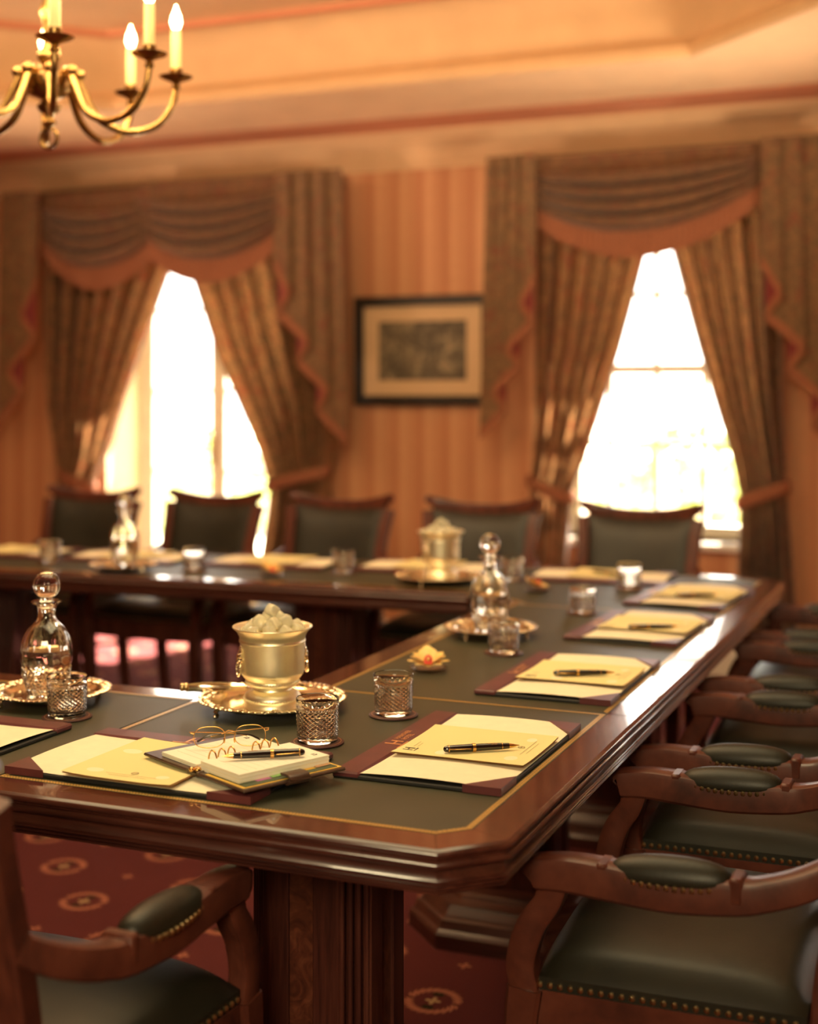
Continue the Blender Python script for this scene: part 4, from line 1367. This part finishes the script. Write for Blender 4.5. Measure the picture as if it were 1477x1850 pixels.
# ------------------------------------------------------------------ curtains, swags and jabots
def curtain(label, xo_t, xi_tab, xo_tab, zt, npl, seed, tie_z):
    """xi_tab / xo_tab: (z, x) tables of inner (window side) and outer edge"""
    t = thing('curtain', label, 'curtain', (0, 0, 0))
    rd = random.Random(seed); ph = [rd.uniform(-.5, .5) for _ in range(npl + 1)]
    def fn(u, v):
        z = lerp(.015, zt, v)
        xi = interp(xi_tab, z); xo = interp(xo_tab, z)
        k = u + .012 * sin(7 * v + seed)
        amp = interp([(0, .036), (tie_z - .15, .030), (tie_z, .020), (tie_z + .25, .030), (zt, .042)], z)
        th = 2 * PI * npl * u + .8 * sin(3 * u + seed) + .25 * sin(5 * v)
        q = sin(th); q = (1 if q > 0 else -1) * abs(q) ** .75
        y = WY - .13 + 2.1 * amp * q - .012 * sin(2 * PI * 2 * u) - .035 * math.exp(-((z - tie_z) / .12) ** 2)
        wd = abs(xi - xo) / npl
        return (lerp(xo, xi, k) - .17 * wd * sin(2 * th), min(y, WY - .02), z)
    b = MB(); b.grid(fn, npl * 16, 60, flip=xi_tab[0][1] < xo_tab[0][1])
    b.obj('drape', CURT, t)
    # tie-back
    xi = interp(xi_tab, tie_z); xo = interp(xo_tab, tie_z)
    cx, rx = (xi + xo) / 2, abs(xi - xo) / 2 + .012
    sgn = 1 if xi > xo else -1
    pts = [(cx + sgn * rx * cos(a), WY - .165 - .062 * sin(a) if sin(a) > 0 else WY - .165 - .055 * sin(a), tie_z + .02 - .045 * cos(a)) for a in [2 * PI * k / 32 for k in range(32)]]
    b = MB(); b.tube(pts, (.009, .032), 10, closed=True, up=(0, 0, 1)); b.obj('tieback', FRINGE, t)
    return t


k_ = (WY - .13) / WY


def cv(tab): return [(CAM_H + (z - CAM_H) * k_, x * k_) for z, x in tab]


curtain('left drape of the french door, tied back to the left', 0, cv([(0, -4.86), (.5, -4.85), (.86, -4.82), (1.05, -4.74), (1.6, -4.52), (2.2, -4.275), (2.6, -4.255)]),
        cv([(0, -5.20), (.86, -5.05), (1.3, -5.15), (2.2, -5.20), (2.6, -5.20)]), 2.50, 7, 1, .86)
curtain('right drape of the french door, tied back beside the picture wall', 0, cv([(0, -3.72), (.5, -3.70), (.86, -3.64), (1.05, -3.72), (1.6, -3.98), (2.05, -4.13), (2.2, -4.22), (2.6, -4.235)]),
        cv([(0, -3.24), (.86, -3.30), (1.3, -3.25), (2.2, -3.30), (2.6, -3.30)]), 2.50, 7, 2, .90)
curtain('left drape of the right window, tied back beside the picture wall', 0, cv([(0, -1.96), (.5, -1.95), (.88, -1.92), (1.05, -1.85), (1.6, -1.68), (2.1, -1.545), (2.6, -1.515)]),
        cv([(0, -2.18), (.88, -2.14), (1.3, -2.13), (2.2, -2.12), (2.6, -2.12)]), 2.50, 6, 3, .88)
curtain('right drape of the right window, tied back to the right', 0, cv([(0, -1.10), (.5, -1.10), (.88, -1.08), (1.05, -1.12), (1.6, -1.28), (2.1, -1.42), (2.6, -1.485)]),
        cv([(0, -.80), (.88, -.86), (1.3, -.88), (2.2, -.88), (2.6, -.88)]), 2.50, 6, 4, .88)


def swag(parent, x0, x1, zt, zl, zr, zb, yoff, nf=5):
    """zl, zr: hem height at the ends, zb lowest hem"""
    def fn(u, v):
        s_ = 2 * u - 1
        hem = lerp(zl, zr, u) - (lerp(zl, zr, .5) - zb) * (1 - abs(s_) ** 2.2)
        top = zt - .004
        z = lerp(top, hem, v ** .95)
        arc = (1 - abs(s_) ** 2.5)
        w = max(0, (v - .26) / .74); f = (nf * w) % 1.0 if w < 1 else 1.0
        bul = sin(PI * min(1, f) ** 1.7) if w > 0 else 0
        y = WY - yoff - .025 - .05 * arc * sin(PI * v * .55) - (.014 + .080 * arc) * bul
        z += (.026 * arc + .002) * sin(PI * f) * (1 if w > 0 else 0)
        pinch = 1 - .10 * sin(PI * v) * 0
        return (lerp(x0, x1, u) * pinch + 0, y, z)
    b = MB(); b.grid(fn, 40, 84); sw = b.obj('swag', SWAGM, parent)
    def fr(u, v):
        p = fn(u, 1.0); s_ = 2 * u - 1
        return (p[0], p[1] - .006 - .004 * sin(u * 260), p[2] + .008 - v * .135 * (1 - .28 * abs(s_)))
    b = MB(); b.grid(fr, 120, 3); b.obj('fringe', FRINGE, sw)
    return sw


def jabot(parent, xi, xo, zt, z_in, z_out, yoff, nf=4):
    """cascade from inner short edge xi to outer long edge xo, folded in zigzags"""
    pts = []
    step = (xo - xi) / nf
    for k in range(nf):
        pts.append((xi + step * k - (step * .8 if k else 0), k)); pts.append((xi + step * (k + 1), k + .62))
    tot = pts[-1][1]
    P = []
    for i, (x, s_) in enumerate(pts):
        P.append((x, s_ / tot, WY - yoff - (.012 if i % 2 == 0 else .040) + .010 * (i // 2)))
    b = MB(); V = []; F = []
    NV = 10; sub = 5
    cols = []
    for (xa, sa, ya), (xb, sb, yb) in zip(P, P[1:]):
        for q in range(sub):
            f = q / sub; cols.append((lerp(xa, xb, f), lerp(sa, sb, f), lerp(ya, yb, f)))
    cols.append(P[-1])
    for (x, s_, y) in cols:
        zb = lerp(z_in, z_out, s_)
        for j in range(NV + 1):
            v = j / NV
            fl = 1 + .12 * v
            V.append((xi + (x - xi) * fl, y - .015 * v, lerp(zt, zb, v)))
    n = NV + 1
    rev = xo < xi
    for i in range(len(cols) - 1):
        for j in range(NV):
            q = (i * n + j, i * n + j + 1, (i + 1) * n + j + 1, (i + 1) * n + j)
            F.append(q[::-1] if rev else q)
    b.add(V, F, True)
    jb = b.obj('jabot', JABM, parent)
    # fringe follows the zigzag hem
    b = MB()
    hem = [V[i * n + NV] for i in range(len(cols))]
    vv = [(x, y - .004, z) for x, y, z in hem] + [(x, y - .006, z - .055) for x, y, z in hem]
    m_ = len(hem)
    b.add(vv, [(i, i + 1, m_ + i + 1, m_ + i) for i in range(m_ - 1)]); b.obj('fringe', FRINGE, jb)


vl = thing('window_valance', 'swagged valance with two swags and tails over the french door', 'valance', (0, 0, 0))
b = MB(); b.box(-5.20, -3.20, WY - .16, WY - .005, 2.50, 2.566); b.obj('pelmet_board', SWAGM, vl)
kk = (WY - .25) / WY


def zk(z): return CAM_H + (z - CAM_H) * kk


swag(vl, -5.02, -4.13, 2.53, zk(2.32), zk(2.38), zk(2.115), .235, 4)
swag(vl, -4.36, -3.36, 2.555, zk(2.34), zk(2.36), zk(2.13), .255, 4)
jabot(vl, -5.00, -5.26, 2.545, 2.05, 1.22, .30, 3)
jabot(vl, -3.47, -3.08, 2.555, 2.10, 1.16, .30, 4)
vr = thing('window_valance', 'swagged valance with one deep swag and tails over the right window', 'valance', (0, 0, 0))
b = MB(); b.box(-2.32, -.66, WY - .16, WY - .005, 2.50, 2.566); b.obj('pelmet_board', SWAGM, vr)
swag(vr, -2.05, -.92, 2.555, zk(2.34), zk(2.41), zk(2.185), .235, 4)
jabot(vr, -2.02, -2.28, 2.56, 1.98, 1.20, .30, 4)
jabot(vr, -.94, -.58, 2.56, 2.02, 1.12, .30, 4)

# ------------------------------------------------------------------ chandelier
t = thing('chandelier', 'brass chandelier with eight scrolled arms and candle bulbs', 'chandelier', (-2.249, 2.96, 0))
zb = 2.015
prof = [(.0, 0.06), (.012, .062), (.020, .070), (.012, .082), (.010, .090), (.026, .100), (.032, .112), (.020, .124), (.020, .130), (.044, .142), (.060, .165), (.060, .185), (.036, .205), (.018, .215), (.022, .225), (.030, .235), (.030, .25), (.018, .265), (.013, .29), (.017, .33), (.024, .36), (.017, .39), (.012, .42), (.03, .45), (.034, .47), (.02, .49), (.010, .51), (.010, .60), (.022, .62), (.012, .64), (.010, .70), (.0, .702)]
b = MB(); b.lathe(prof, 32, (0, 0, zb), cap=False); b.obj('stem', BRASS, t)
b = MB(); b.tube([(0.026 * cos(a), 0, zb + .030 + .026 * sin(a)) for a in [2 * PI * k / 24 for k in range(24)]], .005, 8, closed=True, up=(0, 1, 0)); b.obj('finial_ring', BRASS, t)
b = MB()
for k in range(8):
    z0_ = zb + .70 + k * .042
    rot = k % 2
    b.tube([((.011 * cos(a)) * (1 - rot), .011 * cos(a) * rot, z0_ + .021 + .026 * sin(a)) for a in [2 * PI * i / 14 for i in range(14)]], .003, 6, closed=True, up=(1 * rot, 1 - rot, 0))
b.obj('chain', BRASS, t)
b = MB(); b.lathe([(0, -.05), (.02, -.048), (.03, -.03), (.055, -.015), (.06, 0)], 24, (0, 0, ZT), cap=False); b.obj('ceiling_rose', BRASS, t)
R_ = .33; ZP_ = 2.222
for k in range(8):
    a = math.radians(17 + 45 * k) + YAW
    M = Matrix.Rotation(a, 4, 'Z')
    pts = spline([M @ Vector(p) for p in ((.030, 0, 2.195), (.065, 0, 2.215), (.085, 0, 2.175), (.125, 0, 2.105), (.20, 0, 2.072), (.275, 0, 2.092), (.318, 0, 2.145), (R_, 0, 2.195))], 6)
    b = MB(); b.tube(pts, [lerp(.0115, .0088, i / (len(pts) - 1)) for i in range(len(pts))], 10)
    b.ball(M @ Vector((.078, 0, 2.213)), .016, 10, 8)
    arm = b.obj('arm', BRASS, t)
    p = M @ Vector((R_, 0, 0))
    b = MB(); b.lathe([(.006, -.035), (.013, -.025), (.008, -.014), (.016, -.008), (.042, .002), (.046, .006), (.040, .007), (.014, .002), (.014, .010), (.017, .018), (.017, .026), (.0, .026)], 24, (p.x, p.y, ZP_)); b.obj('drip_pan', BRASS, arm)
    b = MB(); b.lathe([(.0140, .024), (.0140, .128), (.0115, .131), (.0, .131)], 16, (p.x, p.y, ZP_)); b.obj('candle_tube', CANDLE, arm)
    b = MB(); b.lathe([(.006, .129), (.012, .140), (.0155, .152), (.0125, .168), (.006, .184), (.0008, .198)], 14, (p.x, p.y, ZP_)); b.obj('flame_bulb', FLAME, arm)
    l_ = light('candle_light', 'POINT', (0, 0, 0), 3.0, (1.0, .62, .28), shadow_soft_size=.02)
    l_.parent = t; l_.location = (p.x, p.y, ZP_ + .215)
